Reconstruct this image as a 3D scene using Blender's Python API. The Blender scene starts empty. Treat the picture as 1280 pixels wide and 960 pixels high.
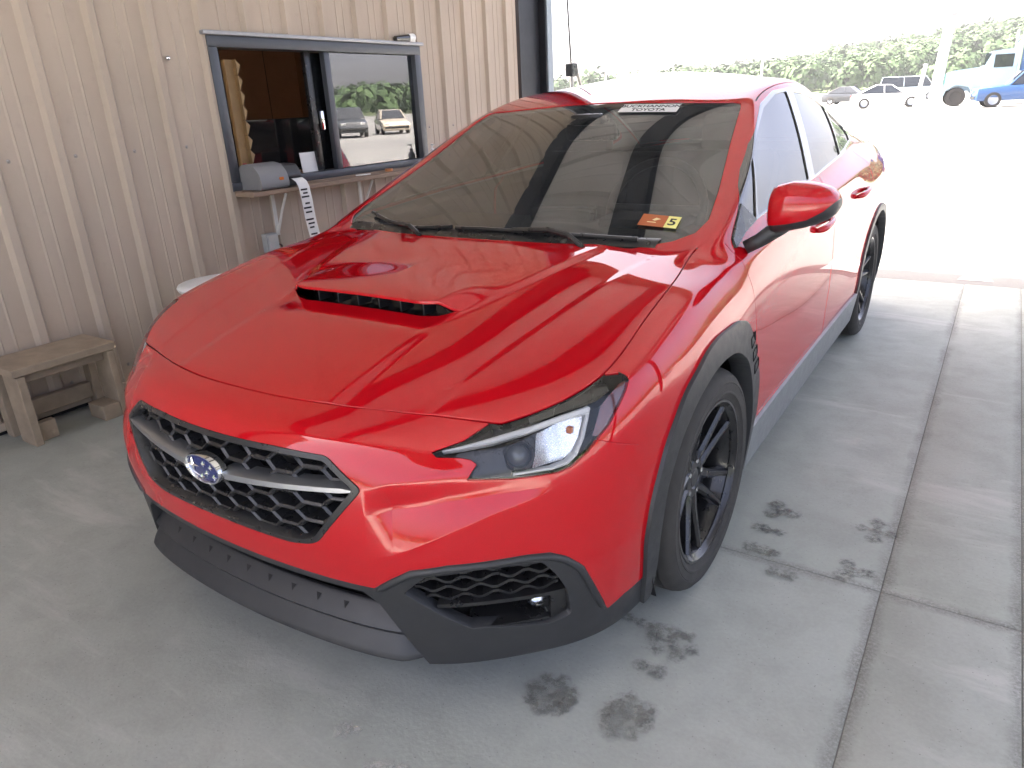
import bpy, bmesh, math, random
import numpy as np
from mathutils import Vector, Matrix
from mathutils.bvhtree import BVHTree
R = math.radians

# ---------------------------------------------------------------- camera, sky, sun, exposure
scene = bpy.context.scene
COL = scene.collection
CAM = np.array([1.4355, -1.8068, 1.3544]); PITCH, YAW, ROLL, FPX = .3696, -.5953, -.0508, 901.0
def cam_axes():
    cy, sy, cp, sp = math.cos(YAW), math.sin(YAW), math.cos(PITCH), math.sin(PITCH)
    f = np.array([sy*cp, cy*cp, -sp]); r = np.array([cy, -sy, 0.]); u = np.cross(r, f)
    c, s = math.cos(ROLL), math.sin(ROLL)
    return f, r*c+u*s, u*c-r*s
_f, _r, _u = cam_axes()
cam_data = bpy.data.cameras.new('camera'); cam = bpy.data.objects.new('camera', cam_data); COL.objects.link(cam)
cam_data.sensor_fit = 'HORIZONTAL'; cam_data.sensor_width = 36; cam_data.lens = 36*FPX/1280
cam_data.clip_start = .02; cam_data.clip_end = 3000
cam.matrix_world = Matrix(((_r[0], _u[0], -_f[0], CAM[0]), (_r[1], _u[1], -_f[1], CAM[1]), (_r[2], _u[2], -_f[2], CAM[2]), (0, 0, 0, 1)))
scene.camera = cam

SUN_EL, SUN_AZ = R(58), R(-88)          # azimuth from +y towards +x
world = bpy.data.worlds.new('World'); scene.world = world; world.use_nodes = True
_nt = world.node_tree; _nt.nodes.clear()
_sky = _nt.nodes.new('ShaderNodeTexSky'); _sky.sky_type = 'NISHITA'; _sky.sun_disc = False
_sky.sun_elevation = SUN_EL; _sky.sun_rotation = SUN_AZ; _sky.air_density = .32; _sky.dust_density = 8.0; _sky.ozone_density = 0
_bg = _nt.nodes.new('ShaderNodeBackground'); _bg.inputs[1].default_value = .15
_out = _nt.nodes.new('ShaderNodeOutputWorld')
_nt.links.new(_sky.outputs[0], _bg.inputs[0]); _nt.links.new(_bg.outputs[0], _out.inputs[0])
sun_d = bpy.data.lights.new('sun', 'SUN'); sun_d.energy = 3.5; sun_d.angle = R(.5); sun_d.color = (1, .95, .86)
sun = bpy.data.objects.new('sun', sun_d); COL.objects.link(sun)
_sd = Vector((math.cos(SUN_EL)*math.sin(SUN_AZ), math.cos(SUN_EL)*math.cos(SUN_AZ), math.sin(SUN_EL)))
sun.rotation_euler = _sd.to_track_quat('Z', 'Y').to_euler(); sun.location = (-20, 10, 40)
scene.view_settings.view_transform = 'Standard'; scene.view_settings.look = 'None'; scene.view_settings.gamma = 1
scene.view_settings.exposure = 3.22
scene.render.engine = 'CYCLES'
scene.cycles.max_bounces = 10; scene.cycles.diffuse_bounces = 5; scene.cycles.glossy_bounces = 5; scene.cycles.transparent_max_bounces = 12
scene.cycles.use_denoising = True

# ---------------------------------------------------------------- helpers: materials
def lin(c):
    return tuple((v/12.92 if v <= .04045 else ((v+.055)/1.055)**2.4) for v in c)
class NT:
    def __init__(s, name):
        s.m = bpy.data.materials.new(name); s.m.use_nodes = True; s.t = s.m.node_tree; s.t.nodes.clear()
        s.out = s.n('ShaderNodeOutputMaterial')
    def n(s, kind, **k):
        o = s.t.nodes.new(kind)
        for a, v in k.items(): setattr(o, a, v)
        return o
    def l(s, a, b): s.t.links.new(a, b)
    def coord(s, obj=True): return s.n('ShaderNodeTexCoord').outputs['Object' if obj else 'Generated']
    def world_pos(s): return s.n('ShaderNodeNewGeometry').outputs['Position']
    def noise(s, vec, scale, detail=4, rough=.55, dist=0):
        o = s.n('ShaderNodeTexNoise'); o.inputs['Scale'].default_value = scale; o.inputs['Detail'].default_value = detail
        o.inputs['Roughness'].default_value = rough; o.inputs['Distortion'].default_value = dist
        s.l(vec, o.inputs['Vector']); return o.outputs['Fac']
    def ramp(s, fac, stops):
        o = s.n('ShaderNodeValToRGB'); e = o.color_ramp.elements
        while len(e) < len(stops): e.new(.5)
        for el, (p, c) in zip(e, stops):
            el.position = p; el.color = (c[0], c[1], c[2], 1) if not isinstance(c, (int, float)) else (c, c, c, 1)
        s.l(fac, o.inputs[0]); return o.outputs[0]
    def scale(s, vec, sc):
        o = s.n('ShaderNodeMapping'); o.inputs['Scale'].default_value = sc; s.l(vec, o.inputs['Vector']); return o.outputs[0]
    def mix(s, fac, a, b, kind='MIX'):
        o = s.n('ShaderNodeMix', data_type='RGBA', blend_type=kind)
        for sock, v in ((o.inputs['Factor'], fac), (o.inputs[6], a), (o.inputs[7], b)):
            if hasattr(v, 'is_output') or hasattr(v, 'links'): s.l(v, sock)
            elif isinstance(v, (int, float)): sock.default_value = v
            else: sock.default_value = (v[0], v[1], v[2], 1)
        return o.outputs[2]
    def bump(s, h, strength, dist):
        o = s.n('ShaderNodeBump'); o.inputs['Strength'].default_value = strength; o.inputs['Distance'].default_value = dist
        s.l(h, o.inputs['Height']); return o.outputs[0]
    def bsdf(s, color, rough=.5, metal=0, spec=.5, coat=0, coat_rough=.03, normal=None, trans=0, alpha=None, emis=None, estr=0, ior=None, coat_ior=None):
        o = s.n('ShaderNodeBsdfPrincipled')
        def put(k, v):
            if v is None: return
            if hasattr(v, 'links'): s.l(v, o.inputs[k])
            elif isinstance(v, (int, float)): o.inputs[k].default_value = v
            else: o.inputs[k].default_value = (v[0], v[1], v[2], 1)
        put('Base Color', color); put('Roughness', rough); put('Metallic', metal); put('Specular IOR Level', spec)
        put('Coat Weight', coat); put('Coat Roughness', coat_rough); put('Normal', normal); put('Transmission Weight', trans)
        put('Alpha', alpha); put('IOR', ior); put('Coat IOR', coat_ior)
        if emis is not None: put('Emission Color', emis); put('Emission Strength', estr)
        s.l(o.outputs[0], s.out.inputs[0]); return o
MATS = {}
def simple(name, color, rough=.5, metal=0, spec=.5, var=.12, scale=20, bump=0, coat=0):
    if name in MATS: return MATS[name]
    m = NT(name); p = m.coord()
    n = m.noise(p, scale, 5)
    c = m.mix(n, tuple(v*(1-var) for v in color), tuple(min(1, v*(1+var)) for v in color))
    rr = m.ramp(m.noise(p, scale*2.3, 3), [(.2, max(0, rough-.06)), (.8, min(1, rough+.06))])
    nor = m.bump(m.noise(p, scale*6, 4), bump, .002) if bump else None
    m.bsdf(c, rr, metal, spec, coat=coat, normal=nor); MATS[name] = m.m; return m.m

# ---------------------------------------------------------------- helpers: objects
def link(o, parent=None):
    COL.objects.link(o)
    if parent is not None: o.parent = parent
    return o
def empty(name, loc=(0, 0, 0), rz=0, parent=None):
    o = bpy.data.objects.new(name, None); o.empty_display_size = .1; o.location = loc; o.rotation_euler = (0, 0, rz); return link(o, parent)
def tag(o, label, cat=None, group=None, kind=None):
    if label: o['label'] = label
    if cat: o['category'] = cat
    if group: o['group'] = group
    if kind: o['kind'] = kind
    return o
def mesh(name, V, F, mat=None, parent=None, smooth=False, N=None, angle=None):
    me = bpy.data.meshes.new(name); me.from_pydata([tuple(map(float, v)) for v in V], [], [tuple(int(i) for i in f) for f in F]); me.update()
    if mat is not None: me.materials.append(mat)
    if smooth or N is not None or angle is not None:
        me.polygons.foreach_set('use_smooth', [True]*len(me.polygons))
    if angle is not None: me.set_sharp_from_angle(angle=R(angle))
    if N is not None: me.normals_split_custom_set_from_vertices([tuple(map(float, n)) for n in N])
    o = bpy.data.objects.new(name, me); return link(o, parent)
class MB:
    """collects simple solids into one mesh"""
    def __init__(s): s.V = []; s.F = []
    def add(s, V, F):
        k = len(s.V); s.V += [tuple(v) for v in V]; s.F += [tuple(i+k for i in f) for f in F]; return s
    def box(s, lo, hi, bev=0):
        bm = bmesh.new(); bmesh.ops.create_cube(bm, size=1)
        c = [(a+b)/2 for a, b in zip(lo, hi)]; d = [b-a for a, b in zip(lo, hi)]
        for v in bm.verts: v.co = Vector((v.co.x*d[0]+c[0], v.co.y*d[1]+c[1], v.co.z*d[2]+c[2]))
        if bev: bmesh.ops.bevel(bm, geom=list(bm.edges), offset=bev, segments=2, affect='EDGES', profile=.5)
        s.bm(bm); return s
    def bm(s, bm, M=None):
        bm.verts.index_update()
        s.add([tuple(M @ v.co if M else v.co) for v in bm.verts], [[v.index for v in f.verts] for f in bm.faces]); bm.free(); return s
    def tube(s, pts, rad, seg=8, cap=True, closed=False):
        pts = [Vector(p) for p in pts]; n = len(pts); rad = rad if isinstance(rad, (list, tuple)) else [rad]*n
        up = Vector((0, 0, 1)); V = []; prev = None
        for i, p in enumerate(pts):
            a = pts[(i-1) % n] if (i or closed) else p; b = pts[(i+1) % n] if (i < n-1 or closed) else p
            t = (b-a).normalized()
            if prev is None:
                x = t.cross(up if abs(t.z) < .95 else Vector((1, 0, 0))).normalized()
            else: x = (prev - t*prev.dot(t)).normalized()
            prev = x; y = t.cross(x)
            for k in range(seg):
                q = 2*math.pi*k/seg; V.append(p + (x*math.cos(q)+y*math.sin(q))*rad[i])
        F = []
        for i in range(n if closed else n-1):
            for k in range(seg):
                a = i*seg+k; b = i*seg+(k+1) % seg; c = ((i+1) % n)*seg+(k+1) % seg; d = ((i+1) % n)*seg+k
                F.append((a, b, c, d))
        if cap and not closed: F.append(tuple(range(seg))[::-1]); F.append(tuple((n-1)*seg+k for k in range(seg)))
        return s.add(V, F)
    def prism(s, poly, fn, d0, d1):
        """polygon (2d) extruded between d0 and d1, fn(a, b, d) -> xyz"""
        n = len(poly); V = [fn(a, b, d0) for a, b in poly]+[fn(a, b, d1) for a, b in poly]
        F = [tuple(range(n))[::-1], tuple(range(n, 2*n))]+[(i, (i+1) % n, n+(i+1) % n, n+i) for i in range(n)]
        return s.add(V, F)
    def lathe(s, prof, fn, seg=32, close=False):
        """profile of (radius, height), fn(x, y, h) -> xyz"""
        V = []; n = len(prof)
        for k in range(seg):
            q = 2*math.pi*k/seg
            V += [fn(r_*math.cos(q), r_*math.sin(q), h) for r_, h in prof]
        F = []
        for k in range(seg):
            for i in range(n-1 if not close else n):
                a = k*n+i; b = k*n+(i+1) % n; c = ((k+1) % seg)*n+(i+1) % n; d = ((k+1) % seg)*n+i
                F.append((a, b, c, d))
        return s.add(V, F)
    def build(s, name, mat=None, parent=None, smooth=False, angle=None):
        o = mesh(name, s.V, s.F, mat, parent, smooth, None, angle)
        bm = bmesh.new(); bm.from_mesh(o.data); bmesh.ops.recalc_face_normals(bm, faces=bm.faces); bm.to_mesh(o.data); bm.free()
        if angle is not None: o.data.set_sharp_from_angle(angle=R(angle))
        return o

# ---------------------------------------------------------------- car body surface: one subdivision cage, fitted so that it runs through its points
def col(xs, ys, zs): return list(zip(xs, ys if isinstance(ys, (list, tuple)) else [ys]*len(zs), zs))
Zs = [.19, .375, .48, .61]
L = [
 col([0]*7, [-.93, -.945, -.957, -.962, -.94, -.905, -.84], [.19, .375, .48, .60, .695, .735, .76]),
 col([.2, .2, .2, .2, .19, .185, .18], [-.92, -.937, -.951, -.952, -.928, -.893, -.83], [.19, .375, .48, .60, .692, .732, .758]),
 col([.42, .43, .425, .426, .40, .385, .37], [-.89, -.905, -.917, -.898, -.88, -.85, -.785], [.18, .375, .48, .615, .69, .728, .754]),
 col([.572, .58, .585, .585, .56, .545, .52], [-.825, -.84, -.85, -.835, -.80, -.775, -.735], [.18, .375, .48, .612, .68, .715, .747]),
 col([.695, .70, .705, .70, .685, .67, .645], [-.72, -.745, -.75, -.745, -.73, -.715, -.69], [.18, .375, .48, .60, .665, .705, .738]),
 col([.79, .79, .795, .792, .785, .765, .735], [-.605, -.65, -.65, -.64, -.62, -.605, -.60], [.18, .375, .48, .60, .68, .738, .766]),
 col([.84, .862, .867, .866, .86, .835, .785], [-.47, -.50, -.50, -.49, -.48, -.47, -.46], [.18, .375, .48, .61, .715, .787, .805]),
 col([.86, .885, .893, .893, .883, .845, .778], -.28, [.19, .375, .48, .61, .74, .825, .853]),
 col([.865, .89, .90, .90, .886, .842, .765], -.05, [.19, .375, .48, .62, .76, .863, .90]),
 col([.865, .89, .898, .896, .879, .83, .735], [.19, .19, .19, .19, .19, .19, .20], [.19, .375, .48, .62, .775, .888, .94]),
 col([.86, .882, .885, .882, .875, .848, .792], .38, [.19, .375, .48, .62, .78, .90, .957]),
 col([.86, .878, .878, .876, .873, .853, .80], .85, [.19, .36, .48, .62, .80, .93, .985]),
 col([.86, .88, .88, .88, .877, .856, .80], 1.4, [.19, .36, .48, .62, .81, .945, 1.008]),
 col([.862, .885, .885, .885, .881, .852, .785], 2.0, [.19, .36, .48, .62, .82, .965, 1.03]),
 col([.865, .895, .90, .90, .892, .842, .762], 2.4, [.19, .36, .48, .64, .84, .98, 1.045]),
 col([.87, .90, .905, .905, .894, .832, .745], 2.674, [.19, .36, .48, .66, .85, .985, 1.05]),
 col([.86, .885, .89, .89, .876, .80, .71], 3.1, [.19, .36, .48, .65, .85, .99, 1.05]),
 col([.72, .75, .77, .78, .76, .70, .62], [3.5, 3.54, 3.56, 3.57, 3.56, 3.53, 3.5], [.25, .38, .5, .65, .85, 1.0, 1.06]),
 col([.5, .5, .5, .5, .5, .48, .45], [3.62, 3.66, 3.67, 3.68, 3.67, 3.64, 3.6], [.25, .38, .5, .65, .85, 1.0, 1.07]),
 col([.34, .34, .34, .34, .34, .32, .3], [3.66, 3.69, 3.70, 3.71, 3.70, 3.67, 3.63], [.25, .38, .5, .65, .85, 1.0, 1.075]),
 col([.17, .17, .17, .17, .17, .16, .15], [3.67, 3.70, 3.71, 3.72, 3.71, 3.68, 3.64], [.25, .38, .5, .65, .85, 1.0, 1.078]),
 col([0]*7, [3.67, 3.70, 3.71, 3.72, 3.71, 3.68, 3.64], [.25, .38, .5, .65, .85, 1.0, 1.08])]
NCOL, NROW = len(L), 7
RAIL = [None, (.70, .76, 1.155), (.612, 1.13, 1.325), (.60, 1.60, 1.385), (.585, 2.1, 1.36), (.60, 2.5, 1.25), (.65, 2.85, 1.13), None]
MIDL = [(0, .10, .948), (0, .62, 1.165), (0, 1.07, 1.345), (0, 1.6, 1.448), (0, 2.1, 1.432), (0, 2.6, 1.29), (0, 2.95, 1.15), (0, 3.2, 1.075)]
HOODC = [None, (0, -.66, .806), (0, -.47, .846), (0, -.28, .884), (0, -.08, .922), (0, .10, .948)]
REG = ['front', 'side', 'hood', 'screen', 'roof', 'rear', 'glass', 'deck']

def body_cage():
    P = []; idx = {}; F = []; G = []; CR = {}
    def v(p, s):
        p = (p[0]*s, p[1], p[2]); k = (round(p[0], 4), round(p[1], 4), round(p[2], 4))
        if k not in idx: idx[k] = len(P); P.append(p)
        return idx[k]
    def face(pts, s, reg):
        q = [v(p, s) for p in pts]; q = [a for i, a in enumerate(q) if a not in q[:i]]
        F.append(q if s > 0 else q[::-1]); G.append(REG.index(reg))
    def crease(a, b, s, w): CR[tuple(sorted((v(a, s), v(b, s))))] = w
    def lerp(c, e, t, px=1, pz=2.1):
        return (c[0]+(e[0]-c[0])*t**px, c[1]+(e[1]-c[1])*t**2, c[2]+(e[2]-c[2])*t**pz)
    top = [L[c][6] for c in range(NCOL)]
    H = [[None]*5 for _ in range(6)]
    for i in range(6):
        for j in range(5):
            if i == 0: H[i][j] = top[j]
            elif j == 4: H[i][j] = top[4+i]
            else: H[i][j] = lerp(HOODC[i], top[4+i], j/4)
    rail = [top[9]]+RAIL[1:7]+[top[16]]
    T = [[(lerp(MIDL[k], rail[k], j/4) if k else H[5][j]) if j < 4 else rail[k] for j in range(5)] for k in range(8)]
    belt = [top[9+k] for k in range(8)]
    mid = []
    for k in range(8):
        a, b = Vector(rail[k]), Vector(belt[k]); m = (a+b)/2
        if 0 < k < 7: m.x += .014
        mid.append(tuple(m))
    tail = [top[21-j] for j in range(5)]
    for s in (1, -1):
        for c in range(NCOL-1):
            for r_ in range(6):
                face([L[c][r_], L[c+1][r_], L[c+1][r_+1], L[c][r_+1]], s, 'front' if c < 6 else 'side')
        for i in range(5):
            for j in range(4): face([H[i][j], H[i][j+1], H[i+1][j+1], H[i+1][j]], s, 'hood')
        for k in range(7):
            for j in range(4): face([T[k][j], T[k][j+1], T[k+1][j+1], T[k+1][j]], s, 'screen' if k < 2 else ('roof' if k < 4 else 'rear'))
            face([belt[k], belt[k+1], mid[k+1], mid[k]], s, 'glass'); face([mid[k], mid[k+1], rail[k+1], rail[k]], s, 'glass')
        for j in range(4): face([T[7][j], T[7][j+1], tail[j+1], tail[j]], s, 'deck')
        for j in range(4): crease(H[5][j], H[5][j+1], s, 1.0)
        for k in range(7): crease(rail[k], rail[k+1], s, .35)
        for k in range(1, 7): crease(belt[k], belt[k+1], s, .3)
        for c in range(4): crease(top[c], top[c+1], s, .25)
        for c in range(5, 9): crease(L[c][5], L[c+1][5], s, .3)
        for c in range(9, 15): crease(L[c][5], L[c+1][5], s, .5)
    return np.array(P), F, G, CR
def body_surface(level=4):
    P, F, G, CR = body_cage()
    me = bpy.data.meshes.new('cage'); me.from_pydata(P.tolist(), [], F); me.update()
    me.polygons.foreach_set('material_index', G)
    for r_ in REG: me.materials.append(bpy.data.materials.get('x_'+r_) or bpy.data.materials.new('x_'+r_))
    at = me.attributes.new('crease_edge', 'FLOAT', 'EDGE')
    for i, e in enumerate(me.edges): at.data[i].value = CR.get(tuple(sorted(e.vertices)), 0.)
    o = bpy.data.objects.new('cage', me); COL.objects.link(o)
    md = o.modifiers.new('s', 'SUBSURF'); md.levels = 3; md.render_levels = 3; md.use_limit_surface = True
    bd = np.zeros(len(P), bool)
    def ev():
        dg = bpy.context.evaluated_depsgraph_get(); dg.update()
        oe = o.evaluated_get(dg); m = oe.to_mesh(); n = len(m.vertices); a = np.empty(n*3); m.vertices.foreach_get('co', a)
        return oe, m, a.reshape(-1, 3)
    C = P.copy()
    for it in range(3):
        oe, m, A = ev(); lim = A[:len(P)].copy(); oe.to_mesh_clear()
        C = C+(P-lim)*.85; me.vertices.foreach_set('co', C.ravel()); me.update()
    md.levels = level
    oe, m, A = ev()
    N = np.empty(len(m.vertices)*3); m.vertices.foreach_get('normal', N); N = N.reshape(-1, 3).copy(); V = A.copy()
    Q = np.empty(len(m.polygons)*4, int); m.polygons.foreach_get('vertices', Q); Q = Q.reshape(-1, 4).copy()
    g = np.empty(len(m.polygons), int); m.polygons.foreach_get('material_index', g); g = g.copy()
    oe.to_mesh_clear(); bpy.data.objects.remove(o); bpy.data.meshes.remove(me)
    for r_ in REG: bpy.data.materials.remove(bpy.data.materials['x_'+r_])
    return V, N, Q, g

# ---------------------------------------------------------------- surface cutting (panels of the body are cut out of the one surface)
class Surf:
    def __init__(s, V, N): s.V = V.copy(); s.N = N.copy(); s.cut = np.zeros(len(V), bool)
    def add(s, V, N, c=False):
        k = len(s.V); s.V = np.vstack([s.V, V]); s.N = np.vstack([s.N, N]); s.cut = np.concatenate([s.cut, np.full(len(V), c)]); return k
    def mids(s, E, w=None, c=False):
        """new vertices on edges E (m,2); shared edges share the vertex"""
        key = np.sort(E, 1); uq, first, inv = np.unique(key, axis=0, return_index=True, return_inverse=True); inv = inv.ravel()
        a, b = E[first, 0], E[first, 1]; t = np.full(len(a), .5) if w is None else w[first]
        t = t[:, None]; V = s.V[a]*(1-t)+s.V[b]*t; N = s.N[a]*(1-t)+s.N[b]*t; N /= np.linalg.norm(N, axis=1)[:, None]+1e-12
        return s.add(V, N, c)+inv
    def ev(s, T, f):
        u = np.unique(T); val = np.zeros(len(s.V)); val[u] = f(s.V[u]); return val
    def refine(s, T, sel):
        t = T[sel]; n = len(t)
        if n == 0: return T
        m = s.mids(np.vstack([t[:, [0, 1]], t[:, [1, 2]], t[:, [2, 0]]])); a, b, c = m[:n], m[n:2*n], m[2*n:]
        new = np.vstack([np.stack(q, 1) for q in ((t[:, 0], a, c), (a, t[:, 1], b), (c, b, t[:, 2]), (a, b, c))])
        return np.vstack([T[~sel], new])
    def split(s, T, f, h=.004, levels=3):
        """cut triangles T by the field f(points): returns (f<0, f>0)"""
        for _ in range(levels):
            val = s.ev(T, f); v = val[T]; cr = (v.min(1) < 0) & (v.max(1) > 0)
            ed = np.linalg.norm(s.V[T]-s.V[np.roll(T, -1, 1)], axis=2).max(1)
            sel = cr & (ed > h)
            if not sel.any(): break
            T = s.refine(T, sel)
        val = s.ev(T, f); val = np.where(np.abs(val) < 1e-7, 1e-7, val); v = val[T]; pos = (v > 0).sum(1)
        neg, posT = [T[pos == 0]], [T[pos == 3]]
        for cnt in (1, 2):
            t = T[pos == cnt]; vv = v[pos == cnt]
            if len(t) == 0: continue
            lone = (vv > 0) if cnt == 1 else (vv < 0)
            k = lone.argmax(1); ar = np.arange(len(t))
            p, q_, r_ = t[ar, k], t[ar, (k+1) % 3], t[ar, (k+2) % 3]
            fp, fq, fr = val[p], val[q_], val[r_]
            m = s.mids(np.vstack([np.stack([p, q_], 1), np.stack([p, r_], 1)]), np.concatenate([fp/(fp-fq), fp/(fp-fr)]), True)
            a, b = m[:len(t)], m[len(t):]
            val = np.concatenate([val, np.zeros(len(s.V)-len(val))])
            one = np.stack([p, a, b], 1); two = np.vstack([np.stack([a, q_, r_], 1), np.stack([a, r_, b], 1)])
            if cnt == 1: posT.append(one); neg.append(two)
            else: neg.append(one); posT.append(two)
        return np.vstack(neg), np.vstack(posT)
    def panel(s, T, name, mat, parent, flange=.012, off=0, extra=None):
        """object from triangles, with the cut edges turned inwards"""
        T = T[(T[:, 0] != T[:, 1]) & (T[:, 1] != T[:, 2]) & (T[:, 2] != T[:, 0])]
        use, inv = np.unique(T, return_inverse=True); F = inv.reshape(-1, 3); V = s.V[use]+s.N[use]*off; N = s.N[use].copy(); cut = s.cut[use]
        if flange:
            E = np.vstack([F[:, [0, 1]], F[:, [1, 2]], F[:, [2, 0]]]); key = np.sort(E, 1)
            uq, first, cnt = np.unique(key, axis=0, return_index=True, return_counts=True)
            e = E[first[cnt == 1]]; e = e[cut[e].all(1)]
            if len(e):
                # outward direction in the surface at each boundary edge
                d = V[e[:, 1]]-V[e[:, 0]]; nn = N[e[:, 0]]+N[e[:, 1]]; o = np.cross(d, nn); o /= np.linalg.norm(o, axis=1)[:, None]+1e-12
                ids, iv = np.unique(e, return_inverse=True); iv = iv.reshape(-1, 2); O = np.zeros((len(ids), 3)); np.add.at(O, iv[:, 0], o); np.add.at(O, iv[:, 1], o)
                O /= np.linalg.norm(O, axis=1)[:, None]+1e-12
                k = len(V); V1 = V[ids]-N[ids]*.0012+O*.0012; N1 = (N[ids]*.5+O); N1 /= np.linalg.norm(N1, axis=1)[:, None]+1e-12
                V2 = V[ids]-N[ids]*flange+O*.0012; N2 = O
                V = np.vstack([V, V1, V2]); N = np.vstack([N, N1, N2]); m = len(ids)
                a, b = e[:, 0], e[:, 1]; a1, b1 = k+iv[:, 0], k+iv[:, 1]; a2, b2 = a1+m, b1+m
                F = np.vstack([F]+[np.stack(q, 1) for q in ((b, a, a1), (b, a1, b1), (b1, a1, a2), (b1, a2, b2))])
        return mesh(name, V, F, mat, parent, N=N)
def poly_sdf(poly, closed=True):
    P = np.array(poly, float); A = P; B = np.roll(P, -1, 0)
    if not closed: A, B = P[:-1], P[1:]
    def f(X):
        d2 = np.full(len(X), 1e9); ins = np.zeros(len(X), bool)
        for a, b in zip(A, B):
            ab = b-a; t = np.clip(((X-a)@ab)/(ab@ab+1e-12), 0, 1); d2 = np.minimum(d2, ((X-a-t[:, None]*ab)**2).sum(1))
            if closed and a[1] != b[1]:
                c = ((a[1] > X[:, 1]) != (b[1] > X[:, 1])); xi = a[0]+(X[:, 1]-a[1])*(b[0]-a[0])/(b[1]-a[1]); ins ^= c & (X[:, 0] < xi)
        d = np.sqrt(d2); return np.where(ins, -d, d) if closed else d
    return f
def round_poly(poly, r, seg=4):
    out = []; n = len(poly)
    for i in range(n):
        p = np.array(poly[i], float); a = np.array(poly[i-1], float)-p; b = np.array(poly[(i+1) % n], float)-p
        la, lb = np.linalg.norm(a), np.linalg.norm(b); q = min(r, la*.45, lb*.45); a = p+a/la*q; b = p+b/lb*q
        for k in range(seg+1):
            t = k/seg; out.append(tuple(a*(1-t)**2+2*p*t*(1-t)+b*t*t))
    return out
SZ = lambda X: np.stack([np.abs(X[:, 0])+X[:, 1], X[:, 2]], 1)      # corner view, for both sides of the car
XZ = lambda X: X[:, [0, 2]]
AXZ = lambda X: np.stack([np.abs(X[:, 0]), X[:, 2]], 1)
YZ = lambda X: X[:, [1, 2]]
def field(poly, view, off=0):
    g = poly_sdf(poly); return lambda X: g(view(X))+off
def tube_field(line, r):
    g = poly_sdf(line, False); return lambda X: g(X)-r

# ---------------------------------------------------------------- car materials
def make_paint():
    m = NT('red_paint'); p = m.coord()
    fl = m.noise(p, 900, 2); big = m.noise(p, 3, 3)
    c = m.mix(m.ramp(fl, [(.35, 0), (.75, 1)]), (.41, .0022, .007), (.50, .004, .011))
    dust = m.mix(m.ramp(big, [(.5, 0), (.85, .03)]), c, (.35, .12, .09))
    m.bsdf(dust, m.ramp(big, [(.3, .28), (.8, .36)]), 0, .0, coat=1, coat_rough=.012, coat_ior=1.6); return m.m
def make_plastic(name, a, b, rough, bump=.25):
    m = NT(name); p = m.coord(); n = m.noise(p, 7, 5)
    m.bsdf(m.mix(n, a, b), m.ramp(m.noise(p, 30, 4), [(.3, rough-.06), (.7, rough+.06)]), 0, .55, normal=m.bump(m.noise(p, 1400, 2), bump, .0006)); return m.m
def make_glass(name, tint, ior=1.5, dirt_veil=.03):
    m = NT(name); t = m.n('ShaderNodeBsdfTransparent'); t.inputs[0].default_value = (*tint, 1)
    g = m.n('ShaderNodeBsdfGlossy'); g.inputs['Roughness'].default_value = .01; g.inputs[0].default_value = (1, 1, 1, 1)
    d = m.n('ShaderNodeBsdfDiffuse'); d.inputs[0].default_value = (.42, .455, .48, 1)  # grey veil: thin dirt, plus painted reflection on the windscreen
    fr = m.n('ShaderNodeFresnel'); fr.inputs[0].default_value = ior
    m1 = m.n('ShaderNodeMixShader'); m2 = m.n('ShaderNodeMixShader')
    p = m.coord(); df = m.ramp(m.noise(p, 5, 6), [(.35, dirt_veil*.4), (.8, dirt_veil*1.6)])
    m.l(df, m1.inputs[0]); m.l(t.outputs[0], m1.inputs[1]); m.l(d.outputs[0], m1.inputs[2])
    m.l(fr.outputs[0], m2.inputs[0]); m.l(m1.outputs[0], m2.inputs[1]); m.l(g.outputs[0], m2.inputs[2])
    m.l(m2.outputs[0], m.out.inputs[0]); return m.m
PAINT = make_paint()
PLAST = make_plastic('black_plastic', (.017, .018, .020), (.028, .029, .032), .46)
SKIRT = make_plastic('side_skirt_plastic', (.15, .165, .175), (.20, .21, .215), .42)
TRIM = make_plastic('trim_black', (.012, .012, .013), (.02, .02, .02), .3, .1)
DARK = simple('dark_cavity', (.006, .006, .007), .8, var=.3)
GLOSSB = simple('gloss_black', (.012, .012, .013), .08, coat=1, var=.1)
GRILLE = make_plastic('grille_plastic', (.014, .014, .015), (.022, .022, .023), .3, .1)
SILVER = simple('satin_silver', (.40, .415, .44), .33, .9, var=.02, scale=3)
CHROME = simple('chrome', (.85, .86, .88), .08, 1, var=.02, scale=3)
REFL = simple('lamp_reflector', (.80, .80, .79), .28, .85, var=.05, scale=150)
WSGLASS = make_glass('windscreen_glass', (.36, .39, .39), 1.9, .075)  # strong veil paints a grey ceiling sheen into the glass
SDGLASS = make_glass('side_glass', (.14, .16, .16), 1.95, .02)
LENSGL = make_glass('lamp_lens', (.93, .94, .95), 1.45, .01)
RIMM = simple('rim_gunmetal', (.026, .026, .028), .3, .55, var=.12, coat=.5)
RUBBER = make_plastic('tyre_rubber', (.022, .021, .020), (.050, .046, .042), .8, .6)
WHITEP = simple('white_plastic', (.75, .75, .74), .35, var=.05)
FABRIC = simple('seat_fabric', (.018, .018, .02), .9, var=.3, scale=60)
AMBER = simple('amber_plastic', (.6, .16, .03), .2, var=.1)
MARKER = simple('marker_dark_red', (.16, .03, .02), .12, var=.15, coat=1)
BLUE = simple('emblem_blue', (.012, .02, .12), .15, coat=1, var=.1)
STEEL = simple('brake_steel', (.35, .34, .33), .4, 1, var=.15)

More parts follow.
